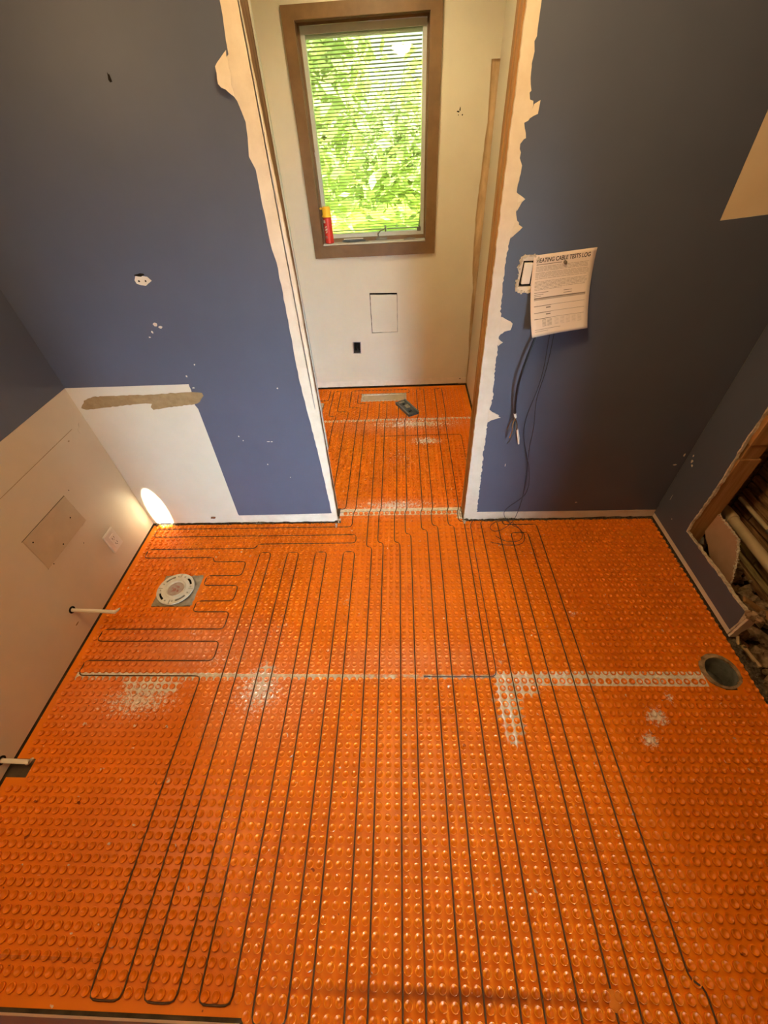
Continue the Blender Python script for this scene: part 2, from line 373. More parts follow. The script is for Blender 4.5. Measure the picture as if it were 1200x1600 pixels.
# paint films
pl = [(-.448, 1.926), (-.455, 1.834), (-.478, 1.818), (-.491, 1.785), (-.474, 1.769), (-.459, 1.746), (-.446, 1.703), (-.45, 1.669), (-.458, 1.626), (-.445, 1.595), (-.448, 1.507), (-.447, 1.381), (-.44, 1.342), (-.441, 1.145), (-.446, .906), (-.425, .454), (-.417, .075)]
ragL = ragged(pl, .0013, .022, 11)
bluL = [(XL+.001, H), (-.448, H)]+ragL+[(-.965, .069), (-.968, .081), (-.9495, .60), (-.944, .77)]+ragged([(-.944, .77), (-.952, .80), (-.944, .825), (-.940, .893)], .002, .01, 4)[1:]+[(XL+.001, .893)]
chipsL = []
blue = MB().prism(bluL, [], FR, -.0012, 0)
obj('paint_layer', blue, 'blue_paint', wall_front, label='slate blue paint left of the doorway')
pr_ = [(.368, 1.839), (.367, 1.789), (.375, 1.711), (.388, 1.697), (.386, 1.678), (.369, 1.662), (.380, 1.631), (.364, 1.617), (.381, 1.558), (.377, 1.504), (.395, 1.484), (.383, 1.451), (.401, 1.41), (.375, 1.375), (.373, 1.308), (.377, 1.183), (.384, 1.125), (.424, 1.10), (.422, 1.083), (.39, 1.052), (.392, .988), (.395, .877), (.403, .786), (.397, .723), (.446, .688), (.398, .655), (.399, .51), (.410, .259), (.415, .067)]
ragR = ragged(pr_, .0034, .009, 12)
hs = ragged([(.424, 1.212), (.450, 1.207), (.488, 1.216), (.492, 1.30), (.49, 1.322), (.455, 1.330), (.424, 1.322)], .004, .012, 9, True)
creamR = [(1.052, 1.40), (XR, 1.425), (XR, 2.3), (1.055, 2.3)]
bluR = [(.366, H)]+ragR+[(XR-.001, .062), (XR-.001, 1.425)]+[(1.052, 1.40), (1.048, 1.67), (1.05, H)]
obj('paint_layer', MB().prism(bluR, [hs], FR, -.0012, 0), 'blue_paint', wall_front, label='slate blue paint right of the doorway')
obj('bare_patch', MB().prism([(1.053, 1.402), (XR-.001, 1.427), (XR-.001, H), (1.051, H), (1.049, 1.67)], [], FR, -.0006, 0), 'cream_warm', wall_front, label='tan unpainted patch where a cabinet hung')
# cream lower panel with the torn strip
strip = [(-1.493, .791), (-1.46, .829), (-1.407, .847), (-1.271, .849), (-1.145, .848), (-1.03, .853), (-.94, .856), (-.896, .849), (-.895, .836), (-.924, .805), (-.965, .793), (-1.075, .784), (-1.156, .773), (-1.162, .787), (-1.148, .803), (-1.177, .807), (-1.329, .795), (-1.475, .783)]
strip = ragged(strip, .002, .012, 8, True)
obj('cream_panel', MB().prism([(XL+.001, .892), (-.942, .892), (-.948, .6), (-.966, .069), (-.95, .012), (XL+.001, .012)], [], FR, -.0006, 0), 'cream', wall_front, label='cream painted lower wall beside the left corner')
obj('torn_paper', MB().prism(strip, [], FR, -.0019, -.0004), 'brown_paper', wall_front, label='long torn strip of brown backing paper')
# upper edges of the bare baseboard strips, slightly proud drips of caulk
obj('caulk_line', MB().tube([(x, -.0015+random.uniform(-.001, .0005), .066+random.uniform(-.0012, .0012)) for x in [-.955+.02*i for i in range(27)]], .0018, 5), 'paper', wall_front)
obj('caulk_line', MB().tube([(x, -.0015+random.uniform(-.001, .0005), .061+random.uniform(-.0012, .0012)) for x in [.42+.02*i for i in range(49)]], .0018, 5), 'paper', wall_front)
# paint chips: bare spots
def chip(cx, cz, rx, rz, seed, parent=wall_front, mp=FR, t0=-.0022, t1=-.0008, mat='paper'):
    obj('paint_chip', MB().prism(blob2(cx, cz, rx, rz, seed), [], mp, t0, t1), mat, parent)
for i, (x, z, a, b) in enumerate([(-.953, 1.302, .034, .020), (-.975, 1.147, .012, .009), (-.958, 1.138, .008, .006), (-.663, .580, .010, .003), (-.645, .579, .006, .003), (-.80, .615, .004, .004), (-.785, .59, .003, .003), (-.925, .875, .006, .003),
        (-.935, .93, .005, .005), (-1.02, 1.10, .005, .003), (-1.0, 1.12, .004, .006), (-.70, .44, .004, .004), (-.6, .35, .003, .003), (-.55, .86, .004, .004), (-.88, .98, .004, .004), (.52, .40, .002, .010), (1.365, .38, .012, .004), (1.384, .44, .004, .012), (.95, .13, .008, .003), (.60, 1.17, .006, .004)]):
    chip(x, z, a, b, i+20)
for i, (x, z) in enumerate([(-.965, 1.303), (-.94, 1.302)]):
    obj('screw_hole', MB().prism(blob2(x, z, .004, .004, i), [], FR, -.0032, -.002), 'dark', wall_front)
obj('screw_hole', MB().prism(blob2(-.953, 1.322, .020, .006, 5), [], FR, -.0032, -.0015), 'dark', wall_front)
obj('nail_hole', MB().prism(blob2(-.803, 1.807, .005, .012, 3), [], FR, -.0025, -.001), 'dark', wall_front)
obj('anchor', MB().bbox(-1.135, -1.11, -.012, -.001, .055, .062, .001), 'stud_dark', wall_front)
# flaps of torn paper along the doorway
for i, p in enumerate([[(.388, 1.70), (.404, 1.708), (.402, 1.68), (.382, 1.672)], [(.39, 1.125), (.432, 1.103), (.427, 1.078), (.388, 1.06)], [(.395, .722), (.450, .688), (.395, .665)], [(.380, 1.50), (.405, 1.486), (.384, 1.455)], [(.385, 1.43), (.410, 1.41), (.378, 1.38)], [(-.455, 1.84), (-.492, 1.812), (-.494, 1.78), (-.46, 1.755)], [(.39, 1.04), (.408, 1.028), (.39, 1.012)]]):
    obj('paper_flap', MB().prism(ragged(p, .002, .01, i, True), [], lambda u, v, t: (u, t-.012*max(0, abs(u)-.395)/.05, v), -.003, -.0016), 'paper', wall_front)
# ragged edge of the switch cut-out
rg = MB(); r = random.Random(5)
for k in range(60):
    a = 6.283*k/60; cx, cz = .455+.033*math.copysign(abs(math.cos(a))**.45, math.cos(a)), 1.268+.058*math.copysign(abs(math.sin(a))**.5, math.sin(a))
    s = r.uniform(.002, .0065); q = Matrix.Translation((cx+r.uniform(-.003, .003), -.002, cz)) @ Matrix.Rotation(r.uniform(0, 3), 4, 'Y')
    rg.box(-s, s, -r.uniform(.001, .004), .001, -s*.5, s*.5, q)
obj('broken_edge', rg, 'gypsum', wall_front, kind='stuff')
# switch box in the cut-out
sb = thing('switch_box', 'cream switch plate in ragged cut out left of the pinned form', 'switch box', (.455, .01, 1.268))
obj('box_shell', MB().prism([(.436, 1.231), (.475, 1.231), (.475, 1.309), (.438, 1.309)], [[(.438, 1.233), (.473, 1.233), (.473, 1.307), (.44, 1.307)]], FR, .002, .06), 'dark', sb)
obj('back_plate', MB().box(.432, .478, .058, .061, 1.228, 1.312), 'dark', sb)
obj('blank_insert', MB().bbox(.4395, .4700, -.004, .012, 1.236, 1.304, .002).box(.4475, .4488, -.0052, -.003, 1.240, 1.30), 'pex', sb)

# --- left wall
wl = MB().box(XL-.115, XL, -4.4, .0, .010, H)
wall_left = struct('wall_left', wl, 'paper'); wall_left['_o'] = (0, 0, 0)
struct('paint_layer', MB().box(XL, XL+.0012, YN, -.001, .893, H), 'blue_paint', wall_left)['label'] = 'slate blue upper paint on the left wall'
hp = [(-.691+.017*math.cos(a), .170+.017*math.sin(a)) for a in [k*.5236 for k in range(12)]]
hq = [(-1.26+.017*math.cos(a), .170+.017*math.sin(a)) for a in [k*.5236 for k in range(12)]]
struct('cream_panel', MB().prism([(YN, .012), (-.001, .012), (-.001, .892), (YN, .892)], [hp, hq], SD, XL, XL+.0008), 'cream', wall_left)['label'] = 'cream lower paint on the left wall'
for y, z, sy, sz, mt in [(-.07, .715, .012, .016, 'cream'), (-.155, .715, .004, .004, 'brown_paper'), (-.315, .56, .003, .003, 'dark'), (-.60, .39, .003, .003, 'dark'), (-.43, .33, .003, .003, 'dark'), (-.72, .10, .012, .003, 'brown_paper'), (-.235, 1.082, .006, .006, 'paper'), (-.05, .73, .008, .012, 'cream')]:
    obj('wall_mark', MB().prism(blob2(y, z, sy, sz, int(abs(y)*100)), [], SD, XL+.0008, XL+.0022), mt, wall_left)
obj('seam_line', MB().box(XL+.0006, XL+.0014, -.60, -.10, .742, .7435), 'brown_paper', wall_left)

# --- right wall, cut open
wr = [(-.001, .012), (-.001, H)]+[(-.225, H)]+ragged([(-.225, H), (-.225, .8), (-.224, .70), (-.244, .49), (-.248, .35), (-.244, .2), (-.25, .16)], .004, .02, 21)[1:]+ragged([(-.25, .155), (-.316, .160), (-.426, .163), (-.55, .169), (-.65, .167), (-.72, .174)], .004, .014, 22)+[(-.732, .16), (-.730, .012)]
wrm = MB().prism(wr, [], SD, XR, XR+.0127)
wall_right = struct('wall_right', wrm, 'gypsum'); wall_right['_o'] = (0, 0, 0)
wp = [(-.002, .040), (-.002, H), (-.221, H)]+ragged([(-.221, H), (-.221, .8), (-.219, .70), (-.238, .49), (-.242, .35), (-.239, .2), (-.243, .168)], .003, .018, 23)[1:]+ragged([(-.247, .150), (-.316, .153), (-.426, .156), (-.55, .162), (-.65, .160), (-.712, .166)], .003, .014, 24)+[(-.724, .10), (-.722, .040)]
obj('paint_layer', MB().prism(wp, [], SD, XR-.0012, XR), 'blue_paint', wall_right, label='slate blue paint on the right wall')
obj('bare_strip', MB().prism(ragged([(-.002, .014), (-.002, .040), (-.726, .040), (-.728, .014)], .0012, .03, 2, True), [], SD, XR-.0006, XR), 'paper', wall_right, label='bare paper strip where the baseboard was')
obj('stud', MB().bbox(1.421, 1.512, -.243, -.205, -.02, .592, .002).bbox(1.421, 1.512, -.243, -.205, .665, 2.4, .002).bbox(1.43, 1.505, -.235, -.205, .590, .667, .002), 'stud', wall_right, label='brown stud with a notch cut in it')
obj('plate', MB().bbox(1.421, 1.50, -.735, -.26, -.02, .018, .002), 'stud_dark', wall_right)
for i, (y, z, a, b) in enumerate([(-.04, .43, .008, .010), (-.055, .415, .008, .007), (-.03, .455, .004, .007), (-.05, .2, .001, .02), (-.13, .12, .003, .003)]):
    chip(y, z, a, b, i+60, wall_right, SD, XR-.0022, XR-.0010)
struct('wall_right_far', MB().box(XR+.5, XR+.6, -4.4, 1.9, -.45, H), 'subfloor')
struct('wall_right_hall', MB().box(XR, XR+.115, -4.4, -2.0, -.01, H), 'beige')
# --- near wall behind the photographer, with its doorway
nl = MB().box(XL, -.456, YN-.115, YN, .008, H)
wall_near = struct('wall_near', nl, 'paper'); wall_near['_o'] = (0, 0, 0)
struct('paint_layer', MB().box(XL+.001, -.52, YN, YN+.0012, .060, H), 'blue_paint', wall_near)
struct('wall_near_right', MB().box(.95, XR, -2.06, -1.945, .0, H), 'blue_paint')
struct('wall_hall', MB().box(-1.7, 2.2, -4.5, -4.4, -.01, H), 'beige')
# --- back room
ww = (-.530, .178, 1.066, 2.066)       # window rough opening x0,x1,z0,z1
pc = [(-.232, .462), (-.026, .464), (-.024, .750), (-.231, .756)]
bx = [(-.398, .302), (-.330, .300), (-.325, .400), (-.392, .402)]
wedge = [(.553, .012), (.5525, .30), (.540, .44), (.535, .76), (.517, .89), (.506, 1.18), (.511, 1.353), (.520, 1.586), (.524, 1.641), (.512, 1.884), (XB+.02, 1.884), (XB+.02, H), (-1.1, H), (-1.1, .012)]
wedge = [wedge[0]]+ragged(wedge[1:9], .0016, .03, 31)+wedge[9:]
wb = MB().prism(wedge, [[(ww[0], ww[2]), (ww[1], ww[2]), (ww[1], ww[3]), (ww[0], ww[3])], pc, bx], FR, YB, YB+.0127)
wall_back = struct('wall_back', wb, 'beige'); wall_back['_o'] = (0, 0, 0)
obj('stud', MB().bbox(.49, .60, YB+.0135, YB+.05, .0, H, .002), 'tan_wood', wall_back, label='tan stud exposed where the board was cut away')
struct('sheathing', MB().box(-1.2, ww[0]-.02, YB+.10, YB+.12, -.5, 3).box(ww[1]+.02, 2.2, YB+.10, YB+.12, -.5, 3).box(ww[0]-.02, ww[1]+.02, YB+.10, YB+.12, -.5, ww[2]-.02).box(ww[0]-.02, ww[1]+.02, YB+.10, YB+.12, ww[3]+.02, 3), 'dark', wall_back)
pcs = MB().prism(ragged([(-.2275, .468), (-.0285, .466), (-.027, .736), (-.226, .742)], .0012, .02, 4, True), [], FR, YB+.004, YB+.015)
obj('cut_out_panel', pcs, 'beige', wall_back, label='loose rectangle of board set back in its hole')
for i, (x, z, a, b) in enumerate([(.36, 1.70, .004, .012), (.35, 1.69, .010, .004), (.375, 1.675, .004, .004), (.352, 1.676, .003, .003)]):
    obj('screw_hole', MB().prism(blob2(x, z, a, b, i+3), [], FR, YB-.001, YB), 'dark', wall_back)
obj('wall_mark', MB().prism(blob2(.41, .42, .008, .004, 3), [], FR, YB-.001, YB), 'paper', wall_back)
obj('wall_mark', MB().prism(blob2(.50, .055, .006, .007, 3), [], FR, YB-.001, YB), 'dark', wall_back)
obj('bare_strip', MB().prism(ragged([(-1.1, .013), (.55, .013), (.552, .066), (-1.1, .066)], .002, .02, 5, True), [], FR, YB-.0008, YB), 'paper', wall_back, label='paper strip where the baseboard was')
obj('seam_line', MB().box(-.0035, -.002, YB-.0005, YB, .08, .99), 'cream', wall_back)
wall_side = struct('wall_side', MB().box(XB, XB+.0127, .115, YB, .01, H).box(XB+.013, XB+.05, .115, YB, 0, .04), 'beige')
struct('wall_side_left', MB().box(-1.2, -1.1, .115, YB, 0, H), 'beige')
eb = thing('outlet_box', 'empty dark outlet opening low on the beige back wall', 'outlet box', (-.362, YB+.02, .35))
obj('box_shell', MB().prism([(x, z) for x, z in bx], [[(-.392, .308), (-.336, .306), (-.331, .394), (-.386, .396)]], FR, YB+.001, YB+.05), 'steel', eb)
obj('back_plate', MB().box(-.40, -.325, YB+.05, YB+.053, .298, .404), 'dark', eb)
obj('wire', MB().tube([(-.36, YB+.045, .36), (-.365, YB+.02, .345), (-.355, YB+.012, .33), (-.36, YB+.04, .318)], .003, 6), 'black_cable', eb)

# ------------------------------------------------------------------ window
win = bpy.data.objects.new('window_1', None); COL.objects.link(win); win['kind'] = 'structure'; win['_o'] = (0, 0, 0)
x0, x1, z0, z1 = ww; ox0, ox1, oz0, oz1 = -.592, .242, .996, 2.118
def mitre(a, b, c, d, mat='casing'):
    m = MB(); vs = [a, b, c, d]
    m.prism(vs, [], FR, YB-.016, YB-.0005); return obj('casing', m, mat, win)
mitre((ox0, oz0), (ox1, oz0), (x1, z0), (x0, z0)); mitre((ox0, oz1), (ox1, oz1), (x1, z1), (x0, z1))
mitre((ox0, oz0), (x0, z0), (x0, z1), (ox0, oz1)); mitre((ox1, oz0), (x1, z0), (x1, z1), (ox1, oz1))
obj('window_jamb', MB().prism([(x0-.018, z0-.018), (x1+.018, z0-.018), (x1+.018, z1+.018), (x0-.018, z1+.018)], [[(x0+.002, z0+.002), (x1-.002, z0+.002), (x1-.002, z1-.002), (x0+.002, z1-.002)]], FR, YB-.004, YB+.115), 'casing_dark', win)
obj('jamb_stop', MB().prism([(x0, z0), (x1, z0), (x1, z1), (x0, z1)], [[(x0+.012, z0+.03), (x1-.012, z0+.03), (x1-.012, z1-.012), (x0+.012, z1-.012)]], FR, YB+.055, YB+.075), 'casing', win)
obj('sill', MB().bbox(x0+.002, x1-.002, YB+.002, YB+.072, z0+.001, z0+.010, .002), 'vinyl', win)
sx0, sx1, sz0, sz1 = x0+.012, x1-.012, z0+.030, z1-.012
sash = obj('sash', MB().prism([(sx0, sz0), (sx1, sz0), (sx1, sz1), (sx0, sz1)], [[(sx0+.022, sz0+.022), (sx1-.022, sz0+.022), (sx1-.022, sz1-.030), (sx0+.022, sz1-.030)]], FR, YB+.076, YB+.112), 'vinyl', win)
gx0, gx1, gz0, gz1 = sx0+.022, sx1-.022, sz0+.022, sz1-.030
for y in (YB+.083, YB+.107): obj('glass_pane', MB().box(gx0, gx1, y, y+.002, gz0, gz1), 'glass', win)
obj('head_rail', MB().bbox(gx0+.001, gx1-.001, YB+.088, YB+.104, gz1-.018, gz1-.001, .002), 'vinyl', win)
obj('bottom_rail', MB().bbox(gx0+.002, gx1-.002, YB+.090, YB+.102, gz0+.012, gz0+.018, .001), 'vinyl', win)
n = 56; me0 = None; sp0 = (gz1-.018-(gz0+.026))/n
for i in range(n):
    z = gz0+.026+sp0*(i+.3)
    if me0 is None:
        T = Matrix.Rotation(math.radians(-18), 4, 'X'); m = MB(); w = (gx1-gx0)/2-.003; prof = [(-.0072, -.0006), (-.003, .0003), (0, .0006), (.003, .0003), (.0072, -.0006)]
        vs = []
        for xx in (-w, w):
            for yy, zz in prof: vs.append(T @ Vector((xx, yy, zz)))
            for yy, zz in prof: vs.append(T @ Vector((xx, yy, zz-.0005)))
        fs = [(j, j+1, 10+j+1, 10+j) for j in range(4)]+[(5+j+1, 5+j, 15+j, 15+j+1) for j in range(4)]+[(0, 10, 15, 5), (4, 9, 19, 14), (0, 5, 6, 7, 8, 9, 4, 3, 2, 1), (10, 11, 12, 13, 14, 19, 18, 17, 16, 15)]
        m.add(vs, fs); s0 = obj('slat', m, 'slat', win); me0 = s0.data; s0.location = ((gx0+gx1)/2, YB+.096, z)
    else:
        c = bpy.data.objects.new('slat', me0); COL.objects.link(c); c.parent = win; c.location = ((gx0+gx1)/2, YB+.096, z)
for x in (gx0+.11, (gx0+gx1)/2-.03, gx1-.10): obj('ladder_cord', MB().tube([(x, YB+.096, gz0+.015), (x, YB+.096, gz1-.01)], .0008, 5), 'vinyl', win)
cr = obj('crank_base', MB().bbox(-.165, -.085, YB+.046, YB+.072, z0+.010, z0+.026, .004), 'bronze', win)
obj('crank_handle', MB().tube([(-.145, YB+.050, z0+.024), (-.147, YB+.040, z0+.050), (-.128, YB+.032, z0+.068), (-.095, YB+.028, z0+.080)], [.006, .005, .004, .004], 8).tube([(-.094, YB+.028, z0+.062), (-.094, YB+.028, z0+.098)], .0045, 8), 'bronze', win)
obj('sash_lock', MB().bbox(sx1-.045, sx1-.018, YB+.064, YB+.078, sz0+.020, sz0+.045, .003).tube([(sx1-.03, YB+.066, sz0+.036), (sx1-.028, YB+.056, sz0+.052)], .004, 6), 'bronze', win)
obj('hinge_clip', MB().bbox(x0+.004, x0+.016, YB+.058, YB+.076, 1.53, 1.55, .002), 'vinyl', win)
# things on the sill
zs = z0+.0105
can = thing('spray_foam_can', 'red foam spray can with yellow cap standing in the window corner', 'spray can', (-.486, YB+.040, zs))
c = (-.486, YB+.040, zs)
cbd = obj('can_body', MB().lathe([(.0005, 0), (.028, 0), (.0305, .003), (.0305, .006), (.029, .009), (.029, .138), (.027, .146), (.020, .150), (.0005, .150)], c, 28), 'red_can', can)
lb = MB()
for (a0, a1, za, zb) in ((3.6, 4.3, .118, .134),): 
    n_ = 6
    vs = [(c[0]+.0293*math.cos(a0+(a1-a0)*i/n_), c[1]+.0293*math.sin(a0+(a1-a0)*i/n_), c[2]+z) for z in (za, zb) for i in range(n_+1)]
    lb.add(vs, [(i, i+1, n_+2+i, n_+1+i) for i in range(n_)], True)
obj('label_patch', lb, 'white_plastic', cbd, label='small white label patch', fixn=False)
lb = MB()
for (a0, a1, za, zb) in ((4.0, 4.5, .088, .096), (3.9, 4.6, .072, .082), (4.05, 4.5, .058, .066)):
    n_ = 6
    vs = [(c[0]+.0293*math.cos(a0+(a1-a0)*i/n_), c[1]+.0293*math.sin(a0+(a1-a0)*i/n_), c[2]+z+.008*i/n_) for z in (za, zb) for i in range(n_+1)]
    lb.add(vs, [(i, i+1, n_+2+i, n_+1+i) for i in range(n_)], True)
obj('label_mark', lb, 'sheet', cbd, label='slanted pale marks on the label', fixn=False)
lb = MB(); vs = [(c[0]+.0294*math.cos(4.2+.28*math.cos(t)), c[1]+.0294*math.sin(4.2+.28*math.cos(t)), c[2]+.038+.009*math.sin(t)) for t in [k*.5236 for k in range(12)]]
lb.add(vs, [tuple(range(12))]); obj('label_mark', lb, 'steel', cbd, label='grey round mark near the base', fixn=False)
obj('cap', MB().lathe([(.0005, .149), (.031, .149), (.0325, .152), (.031, .156), (.028, .160), (.027, .198), (.024, .203), (.0005, .204)], c, 28), 'yellow_cap', can)
obj('trigger', MB().bbox(c[0]-.042, c[0]-.022, c[1]-.006, c[1]+.006, c[2]+.190, c[2]+.200, .002), 'yellow_cap', can)
bar = thing('window_handle', 'loose flat window handle lying on the sill beside the red can', 'handle', (-.31, YB+.03, zs))
obj('arm', MB().tube([(-.395, YB+.026, zs+.009), (-.36, YB+.026, zs+.009), (-.28, YB+.024, zs+.011), (-.235, YB+.026, zs+.008)], [.005, .009, .008, .005], 8), 'grey_plastic', bar)
obj('strip', MB().bbox(-.385, -.25, YB+.020, YB+.030, zs+.018, zs+.022, .001), 'white_plastic', bar)
obj('pin', MB().tube([(-.235, YB+.026, zs+.006), (-.215, YB+.022, zs+.006)], .003, 6), 'bronze', bar)
tw = thing('hardware_clip', 'small dark loose clip at the right end of the sill', 'clip', (.07, YB+.03, zs))
obj('clip_arm', MB().tube([(.03, YB+.022, zs+.005), (.06, YB+.026, zs+.006), (.085, YB+.022, zs+.008), (.11, YB+.030, zs+.006)], .0035, 7).tube([(.055, YB+.04, zs+.005), (.075, YB+.026, zs+.010), (.095, YB+.018, zs+.005)], .003, 7), 'bronze', tw)

# ------------------------------------------------------------------ outdoors
solo('lawn', MB().box(-30, 30, YB+.14, 60, -.75, -.70), 'grass', 'bright sunlit lawn seen low through the blinds', 'lawn')['kind'] = 'stuff'
def tree(x, y, h, rad, n, leafmat, seed, label, zlo=.5, size=.16):
    r = random.Random(seed); t = thing('tree', label, 'tree', (x, y, -.70), None)
    tr_ = MB().tube([(x, y, -.699), (x+.08, y, h*.3), (x-.05, y+.1, h*.6), (x+.1, y, h*.95)], [.17, .13, .08, .03], 9)
    br = MB(); tips = []
    for k in range(9):
        a = r.uniform(0, 6.28); zz = h*(.25+.07*k); L = rad*r.uniform(.6, .95)
        e = (x+L*math.cos(a), y+L*math.sin(a), zz+L*.35); br.tube([(x, y, zz), ((x+e[0])/2, (y+e[1])/2, zz+L*.1), e], [.05, .035, .012], 6); tips.append(e)
    obj('trunk', tr_, 'bark', t); obj('branches', br, 'bark', t)
    m = MB(); cl = [(x+r.gauss(0, rad*.5), y+r.gauss(0, rad*.45), r.uniform(zlo, h), r.uniform(.25, .6)) for _ in range(26)]+[(*e, .5) for e in tips]
    for i in range(n):
        cx, cy, cz, s = r.choice(cl); p = Vector((r.gauss(cx, s), r.gauss(cy, s), max(-.5, r.gauss(cz, s*.8))))
        a = Vector((r.gauss(0, 1), r.gauss(0, 1), r.gauss(0, .6))).normalized(); b = a.cross(Vector((r.gauss(0, 1), r.gauss(0, 1), r.gauss(0, 1)))).normalized(); q = size*r.uniform(.6, 1.2)
        m.add([p-a*q, p+b*q*.42, p+a*q, p-b*q*.42], [(0, 1, 2, 3)])
    obj('foliage', m, leafmat, t, kind='stuff', fixn=False)
tree(-1.75, 8.0, 5.2, 1.15, 5200, 'leaf', 1, 'leafy green tree filling the left of the window view')
tree(.6, 10.5, 1.3, 1.5, 3200, 'leaf', 2, 'lower green tree standing beyond the middle of the window')
tree(2.15, 10.0, 5.4, 1.0, 3000, 'leaf_yellow', 3, 'yellow green tree seen at the right of the window')
tree(-2.6, 15.5, 2.6, 1.8, 3000, 'leaf_yellow', 4, 'farther yellow green tree behind the others outside')
solo('hedge', (lambda m, r: [m.add([p-a*.15, p+b*.07, p+a*.15, p-b*.07], [(0, 1, 2, 3)]) for p, a, b in ((Vector((r.uniform(-6, 6), 19+r.gauss(0, .6), -.5+1.6*r.random()**1.3)), Vector((r.gauss(0, 1), r.gauss(0, 1), r.gauss(0, 1))).normalized(), Vector((r.gauss(0, 1), r.gauss(0, 1), r.gauss(0, 1))).normalized()) for _ in range(9000))] and m)(MB(), random.Random(9)), 'leaf', 'far green hedge line across the back of the lawn', 'hedge')['kind'] = 'stuff'

# ------------------------------------------------------------------ orange membrane sheets
P0 = .031; GX = -.0245; GY = -1.7875
in_flange = lambda x, y: -1.272 < x < -1.071 and -.564 < y < -.383
in_reg = lambda x, y: -.338 < x < .033 and 1.392 < y < 1.506
in_hole = lambda x, y: x < -.655 and 1.21 < y < 1.375
in_notch = lambda x, y: x < -1.43 and abs(y+1.275) < .028
skipf = lambda x, y: in_drain(x, y) or in_flange(x, y) or in_reg(x, y) or in_hole(x, y) or in_notch(x, y)
def stud_mesh():
    m = MB(); seg = 12
    m.lathe([(.0106, 0), (.0113, .0030), (.0121, .0064), (.0113, .0084), (.0096, .0080), (.0074, .0042), (.0006, .0028)], (0, 0, 0), seg, caps=False)
    return m
SM = stud_mesh()
def sheet(rects, offx, offy, label, near, ylimits):
    t = thing('membrane_sheet', label, 'floor membrane', (rects[0][0], rects[0][2], 0), 'orange uncoupling membrane sheets')
    m = MB()
    for (a, b, c, d) in rects:
        q = cells(a, b, c, d, 0.0, P0*2, skipf); m.add(q.v, q.f)
    obj('fleece_base', m, 'orange', t, fixn=False)
    pts = []
    for i in range(-60, 60):
        for j in range(-14, 125):
            x = GX+(i+.5+offx)*P0; y = GY+(j+.5+offy)*P0
            ok = all(any(a <= x+e <= b and c <= y+f <= d for a, b, c, d in rects) for e, f in ((-.0119, 0), (.0119, 0), (0, -.0118), (0, .0118)))
            if ok and not any(skipf(x+e, y+f) for e in (-.012, .012) for f in (-.012, .012)): pts.append((x, y))
    pts.sort(key=lambda p: (p[0]-near[0])**2+(p[1]-near[1])**2)
    one = pts[:near[2]]; rest = pts[near[2]:]
    me = None; lx, ly, _ = t['_o']
    for x, y in one:
        if me is None:
            s = MB(); s.add(SM.v, SM.f, True); o = obj('round_stud', s, 'orange', None, fixn=False); me = o.data
        else: o = bpy.data.objects.new('round_stud', me); COL.objects.link(o)
        o.parent = t; o.location = (x-lx, y-ly, 0)
    big = MB(); nv = len(SM.v)
    for k, (x, y) in enumerate(rest):
        big.v += [(v[0]+x, v[1]+y, v[2]) for v in SM.v]; big.f += [tuple(a+k*nv for a in f) for f in SM.f]
    big.sm = [True]*len(big.f)
    obj('studs', big, 'orange', t, kind='stuff', fixn=False)
    return t
sheet([(-1.507, 1.400, -1.838, -.9202), (-.45, .5, -2.12, -1.838), (.5, 1.40, -1.935, -1.838)], 0, 0, 'nearest orange studded sheet, running to the bottom of the picture', (0, -1.75, 300), None)
sheet([(-1.507, 1.400, -.9198, -.007), (-.385, .340, -.007, .081)], 0, .2, 'orange studded sheet around the toilet flange up to the blue wall', (0, -.9, 300), None)
sheet([(-.385, .340, .083, .115), (-1.05, .548, .1155, 1.096)], .4, 0, 'orange studded sheet just beyond the doorway', (0, 0, 0), None)
sheet([(-1.05, .548, 1.098, 1.628)], .8, .3, 'farthest orange studded sheet with the register cut in it', (0, 0, 0), None)

# ------------------------------------------------------------------ heating cable laid between the studs
def gp(k, offx=0, offy=0): return (GX+(k[0]+offx)*P0, GY+(k[1]+offy)*P0)
def offs(kx, ky):
    if ky <= 28: return (0, 0)
    if ky <= 60: return (0, .2)
    if ky <= 93: return (.4, 0)
    return (.8, .3)
def route(keys, z=.0048):
    pts = []
    for a, b in zip(keys[:-1], keys[1:]):
        n = max(1, round(max(abs(b[0]-a[0]), abs(b[1]-a[1]))*2))
        for i in range(n):
            k = (a[0]+(b[0]-a[0])*i/n, a[1]+(b[1]-a[1])*i/n); pts.append(k)
    pts.append(keys[-1]); out = []
    for i, k in enumerate(pts):
        o = offs(*k); x, y = gp(k, *o)
        w = .0006*math.sin(math.pi*(k[0]+k[1])+.4)
        p = pts[max(0, i-1)]; q = pts[min(len(pts)-1, i+1)]
        if abs(q[0]-p[0]) > abs(q[1]-p[1]): y += w
        else: x += w
        out.append([x, y, z])
    for _ in range(2):      # round the corners
        out = [out[0]]+[[(out[i-1][c]+2*out[i][c]+out[i+1][c])/4 for c in range(3)] for i in range(1, len(out)-1)]+[out[-1]]
    return out
A = [(-20, 108), (-20, 103), (-23, 103)]
